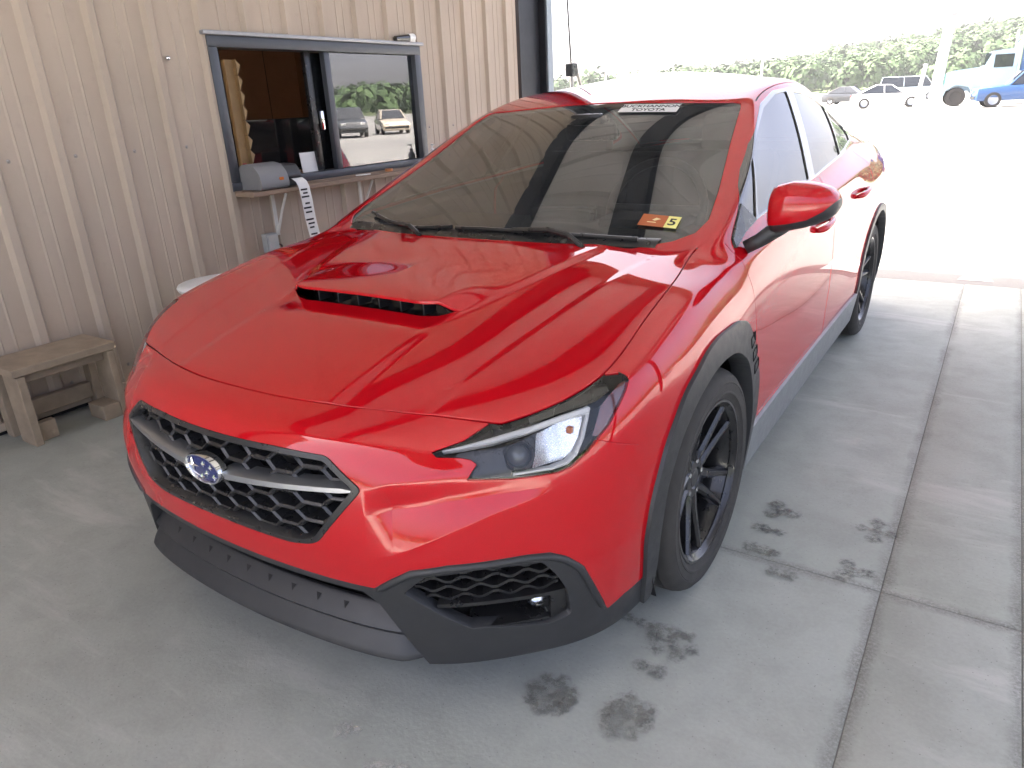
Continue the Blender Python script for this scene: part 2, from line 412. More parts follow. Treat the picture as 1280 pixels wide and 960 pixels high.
# ---------------------------------------------------------------- car
bV, bN, bQ, bG = body_surface(4)
BVH = BVHTree.FromPolygons([tuple(v) for v in bV], [tuple(map(int, q)) for q in bQ])
def on_dir(o, d):
    h = BVH.ray_cast(Vector(o), Vector(d).normalized())
    return (h[0], h[1]) if h[0] is not None else (None, None)
def yfront(x, z): return on_dir((x, -3, z), (0, 1, 0))
def corner(s, z, side=1):
    """point on the front corner of the body for s = |x|+y"""
    p, n = on_dir(((s+2)/2+1, (s-2)/2-0 if False else s-((s+2)/2+1), z), (-1, 1, 0))
    if p is None: return None, None
    if n.x - n.y < 0: n = -n
    p = p.copy(); n = n.copy()
    if side < 0: p.x = -p.x; n.x = -n.x
    return p, n
S = Surf(bV, bN)
bT = np.vstack([bQ[:, [0, 1, 2]], bQ[:, [0, 2, 3]]]); bTg = np.concatenate([bG, bG])
# orient outwards with the vertex normals
_fn = np.cross(bV[bT[:, 1]]-bV[bT[:, 0]], bV[bT[:, 2]]-bV[bT[:, 0]])
if (np.einsum('ij,ij->i', _fn, bN[bT[:, 0]])).mean() < 0: bT = bT[:, ::-1]
REGT = {r_: bT[bTg == i] for i, r_ in enumerate(REG)}
_ctr = bV.mean(0)
if np.einsum('ij,ij->i', bN, bV-np.array([0, 1.4, .6])).mean() < 0:
    S.N = -S.N; REGT = {k: v[:, ::-1] for k, v in REGT.items()}
def boundary_segments(ra, rb, test=None):
    """edges shared by two regions of the body surface"""
    def ed(g_):
        q = bQ[np.isin(bG, [REG.index(k) for k in g_])]; e = np.vstack([q[:, [0, 1]], q[:, [1, 2]], q[:, [2, 3]], q[:, [3, 0]]]); e = np.sort(e, 1)
        return np.unique(e[:, 0]*10**7+e[:, 1])
    k = np.intersect1d(ed(ra), ed(rb)); A = bV[k//10**7]; B = bV[k % 10**7]
    if test is not None: m = test((A+B)/2); A, B = A[m], B[m]
    return A, B
def seam_field(A, B, r_):
    lo, hi = np.minimum(A, B).min(0)-.02, np.maximum(A, B).max(0)+.02
    def f(X):
        d2 = np.full(len(X), 1e-2); near = ((X > lo) & (X < hi)).all(1); Y = X[near]; e = np.full(len(Y), 1e-2)
        for a, b in zip(A, B):
            m = (np.abs(Y-a) < .04).all(1); Z = Y[m]
            if not len(Z): continue
            ab = b-a; t = np.clip(((Z-a)@ab)/(ab@ab+1e-12), 0, 1); e[m] = np.minimum(e[m], ((Z-a-t[:, None]*ab)**2).sum(1))
        d2[near] = e; return np.sqrt(d2)-r_
    return f

car = empty('sedan_car', (0, 0, 0)); tag(car, 'glossy red sports sedan with hood scoop and black honeycomb grille parked in the bay', 'car')
# --- outlines
B_S = [-2, -.469, -.411, -.357, -.247, -.1, -.005, .062, .112, .162, .204, .247, .272, .34, .435, 1.2]
B_Z = [.387, .389, .425, .451, .464, .466, .468, .464, .447, .414, .347, .276, .246, .262, .266, .266]
low_f = lambda X: X[:, 2]-np.interp(np.abs(X[:, 0])+X[:, 1], B_S, B_Z)
GR = [(0, .690), (.20, .690), (.342, .685), (.428, .624), (.318, .490), (.292, .479), (.24, .470), (0, .467)]
GRF = round_poly(GR[1:-1]+[(-x, z) for x, z in GR[-2:0:-1]], .012, 3)
HL = [(-.253, .695), (-.157, .712), (-.042, .748), (.113, .775), (.253, .797), (.342, .800), (.374, .800), (.350, .774), (.321, .75), (.279, .716), (.237, .693), (.200, .67), (.146, .647), (.108, .641), (-.036, .639), (-.163, .645), (-.147, .660), (-.130, .673), (-.146, .682), (-.175, .686), (-.242, .688)]
FOG = round_poly([(-.386, .385), (-.315, .434), (-.152, .445), (.04, .442), (.085, .40), (.121, .35), (.136, .275), (.098, .265), (.058, .26), (-.159, .28), (-.189, .28), (-.268, .319)], .01, 2)
ARF_O = [(-.427, .255), (-.459, .397), (-.442, .488), (-.379, .614), (-.288, .70), (-.121, .757), (-.03, .768), (.147, .762), (.224, .739), (.332, .613), (.392, .513), (.392, .439), (.375, .30), (.372, .1), (-.41, .1)]
ARF_I = [(-.376, .235), (-.398, .40), (-.382, .50), (-.315, .598), (-.224, .662), (-.10, .698), (0, .703), (.10, .69), (.219, .626), (.285, .536), (.312, .465), (.345, .35), (.362, .222), (.362, 0), (-.43, 0)]
ARF_O = round_poly(ARF_O, .05, 5); ARF_I = round_poly(ARF_I, .06, 5)
arc = lambda cy, cz, r_, n=28: [(cy+r_*math.cos(a), cz+r_*math.sin(a)) for a in np.linspace(-.3, math.pi+.3, n)]+[(cy-r_*.9, -.1), (cy+r_*.9, -.1)]
ARR_I = arc(2.674, .335, .382); ARR_O = arc(2.674, .335, .418)
DOORF = [(.313, 1.2), (.300, .93), (.302, .885), (.329, .813), (.365, .655), (.402, .513), (.43, .42), (.46, .352), (1.46, .345), (1.479, .443), (1.517, .541), (1.507, .712), (1.49, .85), (1.475, 1.2)]
DOORR = [(1.489, 1.2), (1.504, .85), (1.521, .712), (1.531, .541), (1.493, .443), (1.474, .345), (2.17, .345), (2.205, .45), (2.27, .58), (2.38, .70), (2.44, .80), (2.47, .95), (2.48, 1.2)]
DLO = round_poly([(.338, .94), (.563, 1.072), (.825, 1.189), (1.138, 1.312), (1.365, 1.357), (1.61, 1.366), (1.85, 1.352), (2.1, 1.318), (2.4, 1.25), (2.657, 1.165), (2.72, 1.122), (2.62, 1.085), (2.35, 1.066), (2.197, 1.055), (1.734, 1.035), (1.387, 1.016), (.98, 1.0), (.60, .974)], .03, 3)
WS = [(0, 1.052), (.27, 1.065), (.545, 1.092), (.572, 1.085), (.585, 1.04), (.627, .805), (.687, .517), (.712, .364), (.700, .285), (.654, .224), (.559, .158), (.43, .13), (.43, -.3), (-.43, -.3)]
WSP = WS[1:-2]+[(.43, -.3), (-.43, -.3)]+[(-x, y) for x, y in WS[-3:0:-1]]
hA, hB = boundary_segments(['hood'], ['front', 'side'])
HOODSEAM = seam_field(hA, hB, .0026)

# --- front fascia
ss = lambda t: np.clip(t, 0, 1)**2*(3-2*np.clip(t, 0, 1))
def d_ledge(X):
    s_, z = np.abs(X[:, 0])+X[:, 1], X[:, 2]
    zc = np.interp(s_, [-.45, -.388, -.227, -.088, .06], [.570, .583, .604, .612, .616]); w = np.interp(s_, [-.40, -.236, -.116, .07], [.095, .064, .040, .012])
    A = np.interp(s_, [-.47, -.40, -.2, .08], [0, .022, .016, 0])
    return -A*np.clip((z-zc+w)/w, 0, 1)*(1-ss((z-zc-.006)/.055))
T = REGT['front']
_m = S.V[T].mean(1); _s = np.abs(_m[:, 0])+_m[:, 1]
for _k in range(2): 
    _m = S.V[T].mean(1); _s = np.abs(_m[:, 0])+_m[:, 1]; T = S.refine(T, (_s > -.50) & (_s < .11) & (_m[:, 2] > .46) & (_m[:, 2] < .69))
_u2 = np.unique(T); _X = S.V[_u2]; _h = 1.5e-3; _n = S.N[_u2]
_t1 = np.cross(_n, [0, 0, 1.]); _t1 /= np.linalg.norm(_t1, axis=1)[:, None]; _t2 = np.cross(_n, _t1)
_g1 = (d_ledge(_X+_t1*_h)-d_ledge(_X-_t1*_h))/(2*_h); _g2 = (d_ledge(_X+_t2*_h)-d_ledge(_X-_t2*_h))/(2*_h)
S.V[_u2] = _X+_n*d_ledge(_X)[:, None]; _n2 = _n-_t1*_g1[:, None]-_t2*_g2[:, None]; S.N[_u2] = _n2/np.linalg.norm(_n2, axis=1)[:, None]
_, T = S.split(T, HOODSEAM, .003)
Tlow, Tred = S.split(T, low_f, .004)
Tgr, Tred = S.split(Tred, lambda X: np.where(X[:, 1] < -.5, poly_sdf(GRF)(XZ(X)), 1.), .004)
Tlens, Tred = S.split(Tred, field(HL, SZ), .003, 4)
_, Tred = S.split(Tred, field(HL, SZ, -.0022), .003, 4)
seam_z = lambda X: X[:, 2]-np.interp(np.abs(X[:, 0])+X[:, 1], [.15, .237, .507, .8], [.70, .690, .614, .56])
sside = np.abs(S.V[:, 0])+S.V[:, 1]
cs = lambda Tt: (np.abs(S.V[Tt].mean(1)[:, 0])+S.V[Tt].mean(1)[:, 1])
far = cs(Tred) > .12
Tn, Tf = Tred[~far], Tred[far]
Tb, Tu = S.split(Tf, lambda X: seam_z(X)+.0015, .004); _, Tu = S.split(Tu, lambda X: seam_z(X)-.0015, .004)
# of the near part the sliver above the lamp belongs to nothing: keep all with the bumper
T_bumper = np.vstack([Tn, Tb]); T_fender_f = Tu

# --- sides
T = REGT['side']; _, T = S.split(T, HOODSEAM, .003)
_c = S.V[T].mean(1); _Tn, T = T[_c[:, 1] < -.27], T[_c[:, 1] >= -.27]
_Tl, _Tn = S.split(_Tn, low_f, .004); Tlow = np.vstack([Tlow, _Tl]); T = np.vstack([T, _Tn])
allside = np.vstack([T, T_fender_f])
def both(poly, off=0): return field(poly, YZ, off)
Tarf, allside = S.split(allside, both(ARF_O), .006)
_c = S.V[T_bumper].mean(1)
Tarf2, T_bumper = S.split(T_bumper, both(ARF_O), .006)
Tarf3, Tlow = S.split(Tlow, lambda X: np.where(X[:, 1] > -.56, poly_sdf(ARF_O)(YZ(X)), 1.), .006)
Tarf = np.vstack([Tarf, Tarf2, Tarf3])
_, Tarf = S.split(Tarf, both(ARF_I), .006)
Tarr, allside = S.split(allside, both(ARR_O), .006); _, Tarr = S.split(Tarr, both(ARR_I), .006)
c_ = S.V[allside].mean(1)
Tsk, allside = S.split(allside, lambda X: np.where((X[:, 1] > .2) & (X[:, 1] < 2.4), X[:, 2]-.343, .1), .006)
Tsk = Tsk[S.V[Tsk].mean(1)[:, 1] > .3]
Tdf, allside = S.split(allside, both(DOORF, .0022), .004); _, allside = S.split(allside, both(DOORF, -.0022), .004)
Tdr, allside = S.split(allside, both(DOORR, .0022), .004); _, allside = S.split(allside, both(DOORR, -.0022), .004)
c_ = S.V[allside].mean(1)
Tfend = allside[c_[:, 1] < 1.0]; Tquar = allside[c_[:, 1] >= 1.0]
Tquar = np.vstack([Tquar, REGT['deck']])

def sides(T, name, mat, parent=car, **k):
    c = S.V[T].mean(1)[:, 0]; out = []
    for m in (c > 0, c < 0):
        if m.any(): out.append(S.panel(T[m], name, mat, parent, **k))
    return out
S.panel(T_bumper, 'front_bumper', PAINT, car)
sides(Tfend, 'fender', PAINT); sides(Tdf, 'front_door', PAINT); sides(Tdr, 'rear_door', PAINT); S.panel(Tquar, 'rear_body', PAINT, car)
arch_trims = sides(Tarf, 'front_arch_trim', PLAST, off=.011, flange=.06); sides(Tarr, 'rear_arch_trim', PLAST, off=.008, flange=.06)
sides(Tsk, 'side_skirt', SKIRT, off=.012, flange=.03)

# --- hood with its scoop
T = REGT['hood']; _, T = S.split(T, HOODSEAM, .003)
_e = np.linalg.norm(S.V[T]-S.V[np.roll(T, -1, 1)], axis=2).max(1); T = S.refine(T, _e > .008)
YL = -.42
Thf, Thr = S.split(T, lambda X: X[:, 1]-(YL+.05*np.clip((np.abs(X[:, 0])-.20)/.12, 0, 1)**2), .004)
ss = lambda t: np.clip(t, 0, 1)**2*(3-2*np.clip(t, 0, 1))
def d_common(X):
    x, y = np.abs(X[:, 0]), X[:, 1]
    w = np.interp(y, [-.85, -.45, -.2, .1], [.262, .272, .36, .45])
    dome = .0035*(1-ss((x-w)/.05))*ss((y+.86)/.08)
    edge = .0015*ss((x-np.interp(y, [-.8, .1], [.47, .62]))/.03)
    return dome+edge
def d_rear(X):
    x, y = np.abs(X[:, 0]), X[:, 1]
    return .033*(1-ss((y-YL)/np.interp(x, [0, .3], [.36, .26])))*(1-ss((x-.262)/np.interp(y, [YL, YL+.25], [.05, .13])))
def d_front(X):
    x, y = np.abs(X[:, 0]), X[:, 1]
    return -.008*ss((y+.53)/.11)*(1-ss((x-.262)/.055))
def displace(T, fn):
    u = np.unique(T); X = S.V[u].copy(); h = 1e-3
    fx = (fn(X+[h, 0, 0])-fn(X-[h, 0, 0]))/(2*h); fy = (fn(X+[0, h, 0])-fn(X-[0, h, 0]))/(2*h)
    k = S.add(X+np.stack([0*fx, 0*fx, fn(X)], 1), S.N[u]); n = S.N[u].copy()
    n[:, 0] -= fx*n[:, 2]; n[:, 1] -= fy*n[:, 2]; n /= np.linalg.norm(n, axis=1)[:, None]; S.N[k:] = n; S.cut[k:] = S.cut[u]
    mp = np.zeros(u.max()+1, int); mp[u] = k+np.arange(len(u)); return mp[T]
Thr2 = displace(Thr, lambda X: d_common(X)+d_rear(X)); Thf2 = displace(Thf, lambda X: d_common(X)+d_front(X))
hood = S.panel(np.vstack([Thr2, Thf2]), 'hood', PAINT, car, flange=.009)
def hoodz(x, y):
    p, n = on_dir((x, y, 3), (0, 0, -1)); return p.z
sc = MB()                                        # dark duct behind the slot
pts = []
for i in range(13):
    x = -.30+.05*i
    a = np.array([[x, YL, 0]]); z0 = hoodz(x, YL)+float(d_front(a)[0])-.004; z1 = hoodz(x, YL)+float((d_common(a)+d_rear(a))[0])+.004
    pts.append(((x, YL+.012+.05*max(0, min(1, (abs(x)-.2)/.12))**2, z0), (x, YL+.10, z0-.03), (x, YL+.11, z1-.01), (x, YL+.03, z1-.004)))
V_ = [p for q in pts for p in q]; F_ = []
for i in range(12):
    for k in range(3): F_.append((i*4+k, i*4+k+1, i*4+k+5, i*4+k+4))
sc.add(V_, F_); duct = sc.build('scoop_duct', GLOSSB, hood)
for x in (-.2, -.12, -.04, .04, .12, .2):
    a = np.array([[x, YL, 0]]); z0 = hoodz(x, YL)
    MB().box((x-.0022, YL+.035, z0-.014), (x+.0022, YL+.085, z0+.028)).build('scoop_vane', PLAST, hood)

# --- windscreen, pillars, roof, rear
T = REGT['screen']; XY = lambda X: X[:, :2]
Tws, Tpil = S.split(T, field(WSP, XY), .004); _, Tpil = S.split(Tpil, field(WSP, XY, -.003), .004)
windscreen = S.panel(Tws, 'windscreen', WSGLASS, car, flange=0, off=-.003)
Tg = REGT['glass']
rA, rB = boundary_segments(['roof'], ['glass']); RAILS = seam_field(rA, rB, .0035)
Tdlo, Tgl = S.split(Tg, both(DLO), .005); _, Tgl = S.split(Tgl, RAILS, .004)
S.panel(np.vstack([Tpil, Tgl]), 'pillar_frame', PAINT, car, flange=.01)
_, Trf = S.split(REGT['roof'], RAILS, .004); S.panel(Trf, 'roof', PAINT, car)
S.panel(REGT['rear'], 'rear_window', SDGLASS, car, flange=0)
PANES = [[(.40, .962), (.565, 1.062), (.765, 1.150), (.590, .976)], [(.610, .978), (.785, 1.163), (.96, 1.232), (1.15, 1.300), (1.37, 1.345), (1.53, 1.352), (1.325, 1.020), (.98, 1.006)],
         [(1.43, 1.024), (1.63, 1.352), (1.85, 1.340), (2.1, 1.305), (2.26, 1.270), (2.08, 1.058), (1.734, 1.041)], [(2.115, 1.062), (2.29, 1.262), (2.4, 1.234), (2.60, 1.165), (2.63, 1.13), (2.56, 1.09), (2.3, 1.07)]]
for i, pl in enumerate(PANES):
    Tp, Tdlo = S.split(Tdlo, both(round_poly(pl, .012, 3)), .005)
    sides(Tp, ['mirror_quarter_glass', 'front_door_glass', 'rear_door_glass', 'rear_quarter_glass'][i], SDGLASS, flange=0, off=-.004)
sides(Tdlo, 'window_trim', GLOSSB, flange=.008, off=.0015)

# --- lower valance with intake and fog recesses
INT = [(-.405, .372), (.405, .372), (.44, .345), (.525, .18), (.56, .05), (-.56, .05), (-.525, .18), (-.44, .345)]
_, Tlow = S.split(Tlow, lambda X: np.where(X[:, 1] < -.5, poly_sdf(INT)(XZ(X)), 1.), .004)
_, Tlow = S.split(Tlow, lambda X: np.where(X[:, 1] < -.4, poly_sdf(FOG)(SZ(X)), 1.), .004)
valance = S.panel(Tlow, 'lower_valance', PLAST, car, flange=.035)
def sweep(name, xs, prof, mat, parent, angle=35):
    """profile (offset outwards, z) swept across the nose following the bumper's plan curve"""
    V_, F_ = [], []; n = len(prof)
    for x in xs:
        p, nn = yfront(x, .38); nx = Vector((nn.x, nn.y, 0)).normalized()
        if nx.y > 0: nx = -nx
        o2 = .030*float(ss(np.array((abs(x)-.475)/.075)))
        for o, z in prof: V_.append((p.x+nx.x*(o-o2), p.y+nx.y*(o-o2), z))
    for i in range(len(xs)-1):
        for k in range(n-1): a = i*n+k; F_.append((a, a+1, a+n+1, a+n))
    return MB().add(V_, F_).build(name, mat, parent, angle=angle)
XS = [-.50+.02*i for i in range(51)]
sweep('intake_back', XS, [(-.10, .40), (-.11, .30), (-.10, .20)], DARK, car)
lowp = sweep('intake_panel', XS, [(-.058, .310), (-.048, .313), (-.042, .310), (-.014, .266), (-.016, .260), (-.030, .255)], PLAST, car)
lip = sweep('front_lip', [-.57+.015*i for i in range(77)], [(-.06, .258), (-.030, .256), (-.022, .252), (.0, .216), (.005, .206), (.005, .201), (.001, .197), (-.10, .194)], PLAST, car, 30)
for i in range(9):                                 # flat dark triangles paint the shade of small notches
    x = -.33+.082*i; p, nn = yfront(x, .38); nx = Vector((nn.x, nn.y, 0)).normalized(); nx = nx if nx.y < 0 else -nx
    t_ = Vector((-nx.y, nx.x, 0)); c = Vector((p.x, p.y, .296))+nx*(-.0318)
    up_ = (Vector((0, 0, 1))*.044-nx*.028).normalized()
    MB().add([c+t_*.008+up_*.006, c-t_*.008+up_*.006, c-up_*.012], [(0, 1, 2)]).build('notch_shade', DARK, lowp)
# raised rim along the top of the fog frames
for sd in (1, -1):
    pth = []
    for k in range(46):
        s_ = -.462+.722*k/45; z_ = float(np.interp(s_, B_S, B_Z))-.011
        p, n = corner(s_, z_, sd); pth.append(p-n*.0025)
    MB().tube(pth, [.004]+[.0095]*44+[.004], 10).build('fog_frame_rim', PLAST, valance, True)
# fog lamp recesses
for sd in (1, -1):
    fg = empty('fog_bezel', (0, 0, 0), 0, car)
    def cp(s_, z_, dep, sd=sd):
        p, n = corner(s_, z_, sd); n = Vector((n.x, n.y, 0)).normalized(); return p-n*dep
    xs = [-.41+.03*i for i in range(19)]; zs = [.257, .30, .34, .39, .44, .465]
    V_ = [cp(a, b, .085) for a in xs for b in zs]; m_ = len(zs)
    F_ = [(i*m_+k, i*m_+k+1, (i+1)*m_+k+1, (i+1)*m_+k) for i in range(len(xs)-1) for k in range(m_-1)]
    MB().add(V_, F_).build('recess_back', DARK, fg)
    # wavy honeycomb strips in the upper half
    for r_ in range(4):
        z0 = .352+.024*r_; path = []
        for i in range(29):
            a = -.36+.0165*i; ph = (i+(r_ % 2)*3) % 6
            path.append(cp(a, z0+(0, 0, .006, .012, .012, .006)[ph], .028))
        w = MB()
        for a, b in zip(path[:-1], path[1:]):
            dn = Vector((0, 0, -.007)); p0, n0 = corner(min(.2, max(-.4, -.2)), .38, sd); inn = -Vector((n0.x, n0.y, 0)).normalized()*.05
            w.add([a, b, b+dn, a+dn, a+inn, b+inn, b+inn+dn, a+inn+dn], [(0, 1, 2, 3), (4, 7, 6, 5), (0, 4, 5, 1), (3, 2, 6, 7), (1, 5, 6, 2), (0, 3, 7, 4)])
        w.build('honeycomb_strip', TRIM, fg)
    # shelf around the lamp
    def slab(name, s0, s1, z0, z1, d0, d1, mat, par, n=10):
        w = MB(); V_ = []
        for i in range(n+1):
            a = s0+(s1-s0)*i/n; V_ += [cp(a, z1, d0), cp(a, z0, d0), cp(a, z0, d1), cp(a, z1, d1)]
        F_ = [(0, 1, 2, 3), (n*4+3, n*4+2, n*4+1, n*4)]
        for i in range(n):
            for k in range(4): F_.append((i*4+k, i*4+(k+1) % 4, (i+1)*4+(k+1) % 4, (i+1)*4+k))
        return w.add(V_, F_).build(name, mat, par)
    slab('shelf', -.29, .115, .336, .346, .012, .085, TRIM, fg); slab('shelf', -.19, .06, .272, .279, .006, .085, TRIM, fg)
    slab('shelf_cheek', .072, .125, .265, .345, .016, .08, TRIM, fg, 4)
    lampf = empty('fog_lamp', (0, 0, 0), 0, fg)
    c = cp(.035, .312, .036); p0, n0 = corner(.035, .312, sd); ax = Vector((n0.x, n0.y, 0)).normalized(); tx = Vector((-ax.y, ax.x, 0))
    f_ = lambda x, y, h, c=c, tx=tx, ax=ax: tuple(c+tx*x*1.25+Vector((0, 0, 1))*y+ax*h)
    MB().lathe([(.0005, .010), (.010, .009), (.0175, .004), (.020, -.004), (.0205, -.02)], f_, 20).build('lens', LENSGL, fg, True)
    MB().lathe([(.0005, -.012), (.014, -.008), (.0195, .0)], f_, 20).build('reflector', CHROME, fg, True)
    bpy.data.objects.remove(lampf)
    slab('lamp_surround', .048, .07, .288, .333, .03, .08, TRIM, fg, 3)

# --- grille
grille = empty('grille', (0, 0, 0), 0, car)
GRI = [(.20, .680), (.338, .676), (.411, .6235), (.311, .499), (.287, .488), (.24, .479)]
GRI = round_poly(GRI+[(-x, z) for x, z in GRI[::-1]], .01, 3)
Thole, Tframe = S.split(Tgr, field(GRI, XZ), .004)
S.panel(Tframe, 'grille_frame', GRILLE, grille, off=.004, flange=.05)
def gp(x, z, d): p, n = yfront(x, z); return Vector((p.x, p.y+d, p.z))
V_ = [gp(-.43+.0215*i, .47+.0275*k, .075) for i in range(41) for k in range(9)]
MB().add(V_, [(i*9+k, i*9+k+1, i*9+k+10, i*9+k+9) for i in range(40) for k in range(8)]).build('grille_back', DARK, grille)
gi = poly_sdf(GRI); hc = MB(); hw, hh = .098, .042
def bar(a, b, d0=.018, d1=.055, w=.0052):
    mx, mz = (a[0]+b[0])/2, (a[1]+b[1])/2
    if gi(np.array([[mx, mz]]))[0] > .004: return
    dx, dz = b[0]-a[0], b[1]-a[1]; l_ = math.hypot(dx, dz); nx, nz = -dz/l_*w, dx/l_*w
    q = [(a[0]+nx, a[1]+nz), (b[0]+nx, b[1]+nz), (b[0]-nx, b[1]-nz), (a[0]-nx, a[1]-nz)]
    if any(yfront(x, z)[0] is None for x, z in q): return
    mx_ = [((a[0], a[1])), ((b[0], b[1]))]
    V_ = [gp(x, z, d0+.004) for x, z in q]+[gp(x, z, d1) for x, z in q]+[gp(x, z, d0) for x, z in mx_]
    hc.add(V_, [(0, 1, 9, 8), (8, 9, 2, 3), (0, 8, 3), (1, 2, 9), (0, 4, 5, 1), (2, 6, 7, 3), (1, 5, 6, 2), (0, 3, 7, 4)])
for r_ in range(-6, 7):
    for c in range(-9, 10):
        cx = c*hw*.75; cz = .585+r_*hh+(hh/2 if c % 2 else 0)
        if not (.45 < cz < .70) or abs(cx) > .44: continue
        hx = [(cx+hw/2*a, cz+hh/2*b) for a, b in ((-1, 0), (-.5, 1), (.5, 1), (1, 0))]
        for a, b in zip(hx[:-1], hx[1:]): bar(a, b)
hc.build('honeycomb', GRILLE, grille)
for sd in (1, -1):                                # wing bar from the emblem to the tips
    V_ = []; n = 14
    for i in range(n+1):
        x = (.05+.36*i/n); t = i/n; zc = .594+.026*t; hh_ = .017-.006*t
        if i == n: hh_ = .004
        for dz, d in ((1, .012), (.55, -.004), (-.3, -.004), (-1, .014), (-1, .04), (1, .04)): V_.append(gp(sd*x, zc+hh_*dz, d))
    F_ = [(i*6+k, i*6+(k+1) % 6, (i+1)*6+(k+1) % 6, (i+1)*6+k) for i in range(n) for k in range(6)]
    MB().add(V_, F_).build('wing_bar', SILVER, grille, angle=30)
pe, ne = yfront(0, .606); ef = lambda x, y, h: (x, pe.y-.006-h, .606+y)
def ell(prof, sx=.066, sy=.0355): return MB().lathe(prof, lambda x, y, h: ef(x*sx, y*sy, h), 40)
emb = MB().lathe([(1.0, -.012), (1.0, .006), (.97, .012), (.9, .012), (.86, .006)], lambda x, y, h: ef(x*.068, y*.037, h), 44).build('emblem_ring', CHROME, grille, angle=40)
ell([(.88, .006), (.6, .0085), (.0001, .0095)]).build('emblem_field', BLUE, emb, True)
def star(cx, cz, r_, sq=.25):
    p = []
    for k in range(8):
        a = math.pi/4*k+math.pi/4*0; q = r_ if k % 2 == 0 else r_*sq
        p.append((cx+math.cos(a)*q*1.25, cz+math.sin(a)*q))
    w = MB(); V_ = [ef(x, z, .0098) for x, z in p]+[ef(cx, cz, .014)]
    return w.add(V_, [(k, (k+1) % 8, 8) for k in range(8)]).build('emblem_star', CHROME, emb)
star(-.034, .004, .020)
for x, z in ((.008, .014), (.034, .010), (.016, -.008), (.042, -.012), (-.004, -.020)): star(x, z, .0085)

# --- headlights
def poly_patch(name, poly, dep, mat, parent, sd, h=.012, bulge=0):
    """flat polygon in the lamp's (s, z) view laid at a depth under the lens"""
    P = np.array(poly); f = poly_sdf(poly); lo, hi = P.min(0), P.max(0); nx = max(2, int((hi[0]-lo[0])/h)); nz = max(2, int((hi[1]-lo[1])/h))
    A = np.array([[lo[0]+(hi[0]-lo[0])*i/nx, lo[1]+(hi[1]-lo[1])*k/nz, 0] for i in range(nx+1) for k in range(nz+1)], float)
    Tq = []
    for i in range(nx):
        for k in range(nz): a = i*(nz+1)+k; Tq += [(a, a+nz+1, a+nz+2), (a, a+nz+2, a+1)]
    s2 = Surf(A, np.tile([0, 0, 1.], (len(A), 1))); ins, _ = s2.split(np.array(Tq), lambda X: f(X[:, :2]), .006, 2)
    use, inv = np.unique(ins, return_inverse=True); V_ = []
    for a, b, _z in s2.V[use]:
        p, n = corner(a, b, sd)
        if p is None: p, n = corner(a-.02, b-.01, sd)
        cxn = bulge*max(0, 1-abs((a-P[:, 0].mean())/(.5*(hi[0]-lo[0])))**2) if bulge else 0
        V_.append(p-n*(dep+cxn))
    return mesh(name, V_, inv.reshape(-1, 3), mat, parent, smooth=True)
def ribbon(name, path, dep, depth, mat, parent, sd):
    """bar of varying width along a path of (s, z, half width)"""
    V_ = []; n = len(path)
    for i, (a, b, w) in enumerate(path):
        p0 = path[max(0, i-1)]; p1 = path[min(n-1, i+1)]; dx, dz = p1[0]-p0[0], p1[1]-p0[1]; l_ = math.hypot(dx, dz); nx, nz = -dz/l_*w, dx/l_*w
        for sg, dd in ((1, 0.003), (.5, 0), (-.5, 0), (-1, .003), (-1, depth), (1, depth)):
            p, q = corner(a+nx*sg, b+nz*sg, sd); V_.append(p-q*(dep+dd))
    F_ = [(i*6+k, i*6+(k+1) % 6, (i+1)*6+(k+1) % 6, (i+1)*6+k) for i in range(n-1) for k in range(6)]
    F_ += [tuple(range(6)), tuple((n-1)*6+k for k in range(6))[::-1]]
    return MB().add(V_, F_).build(name, mat, parent, angle=35)
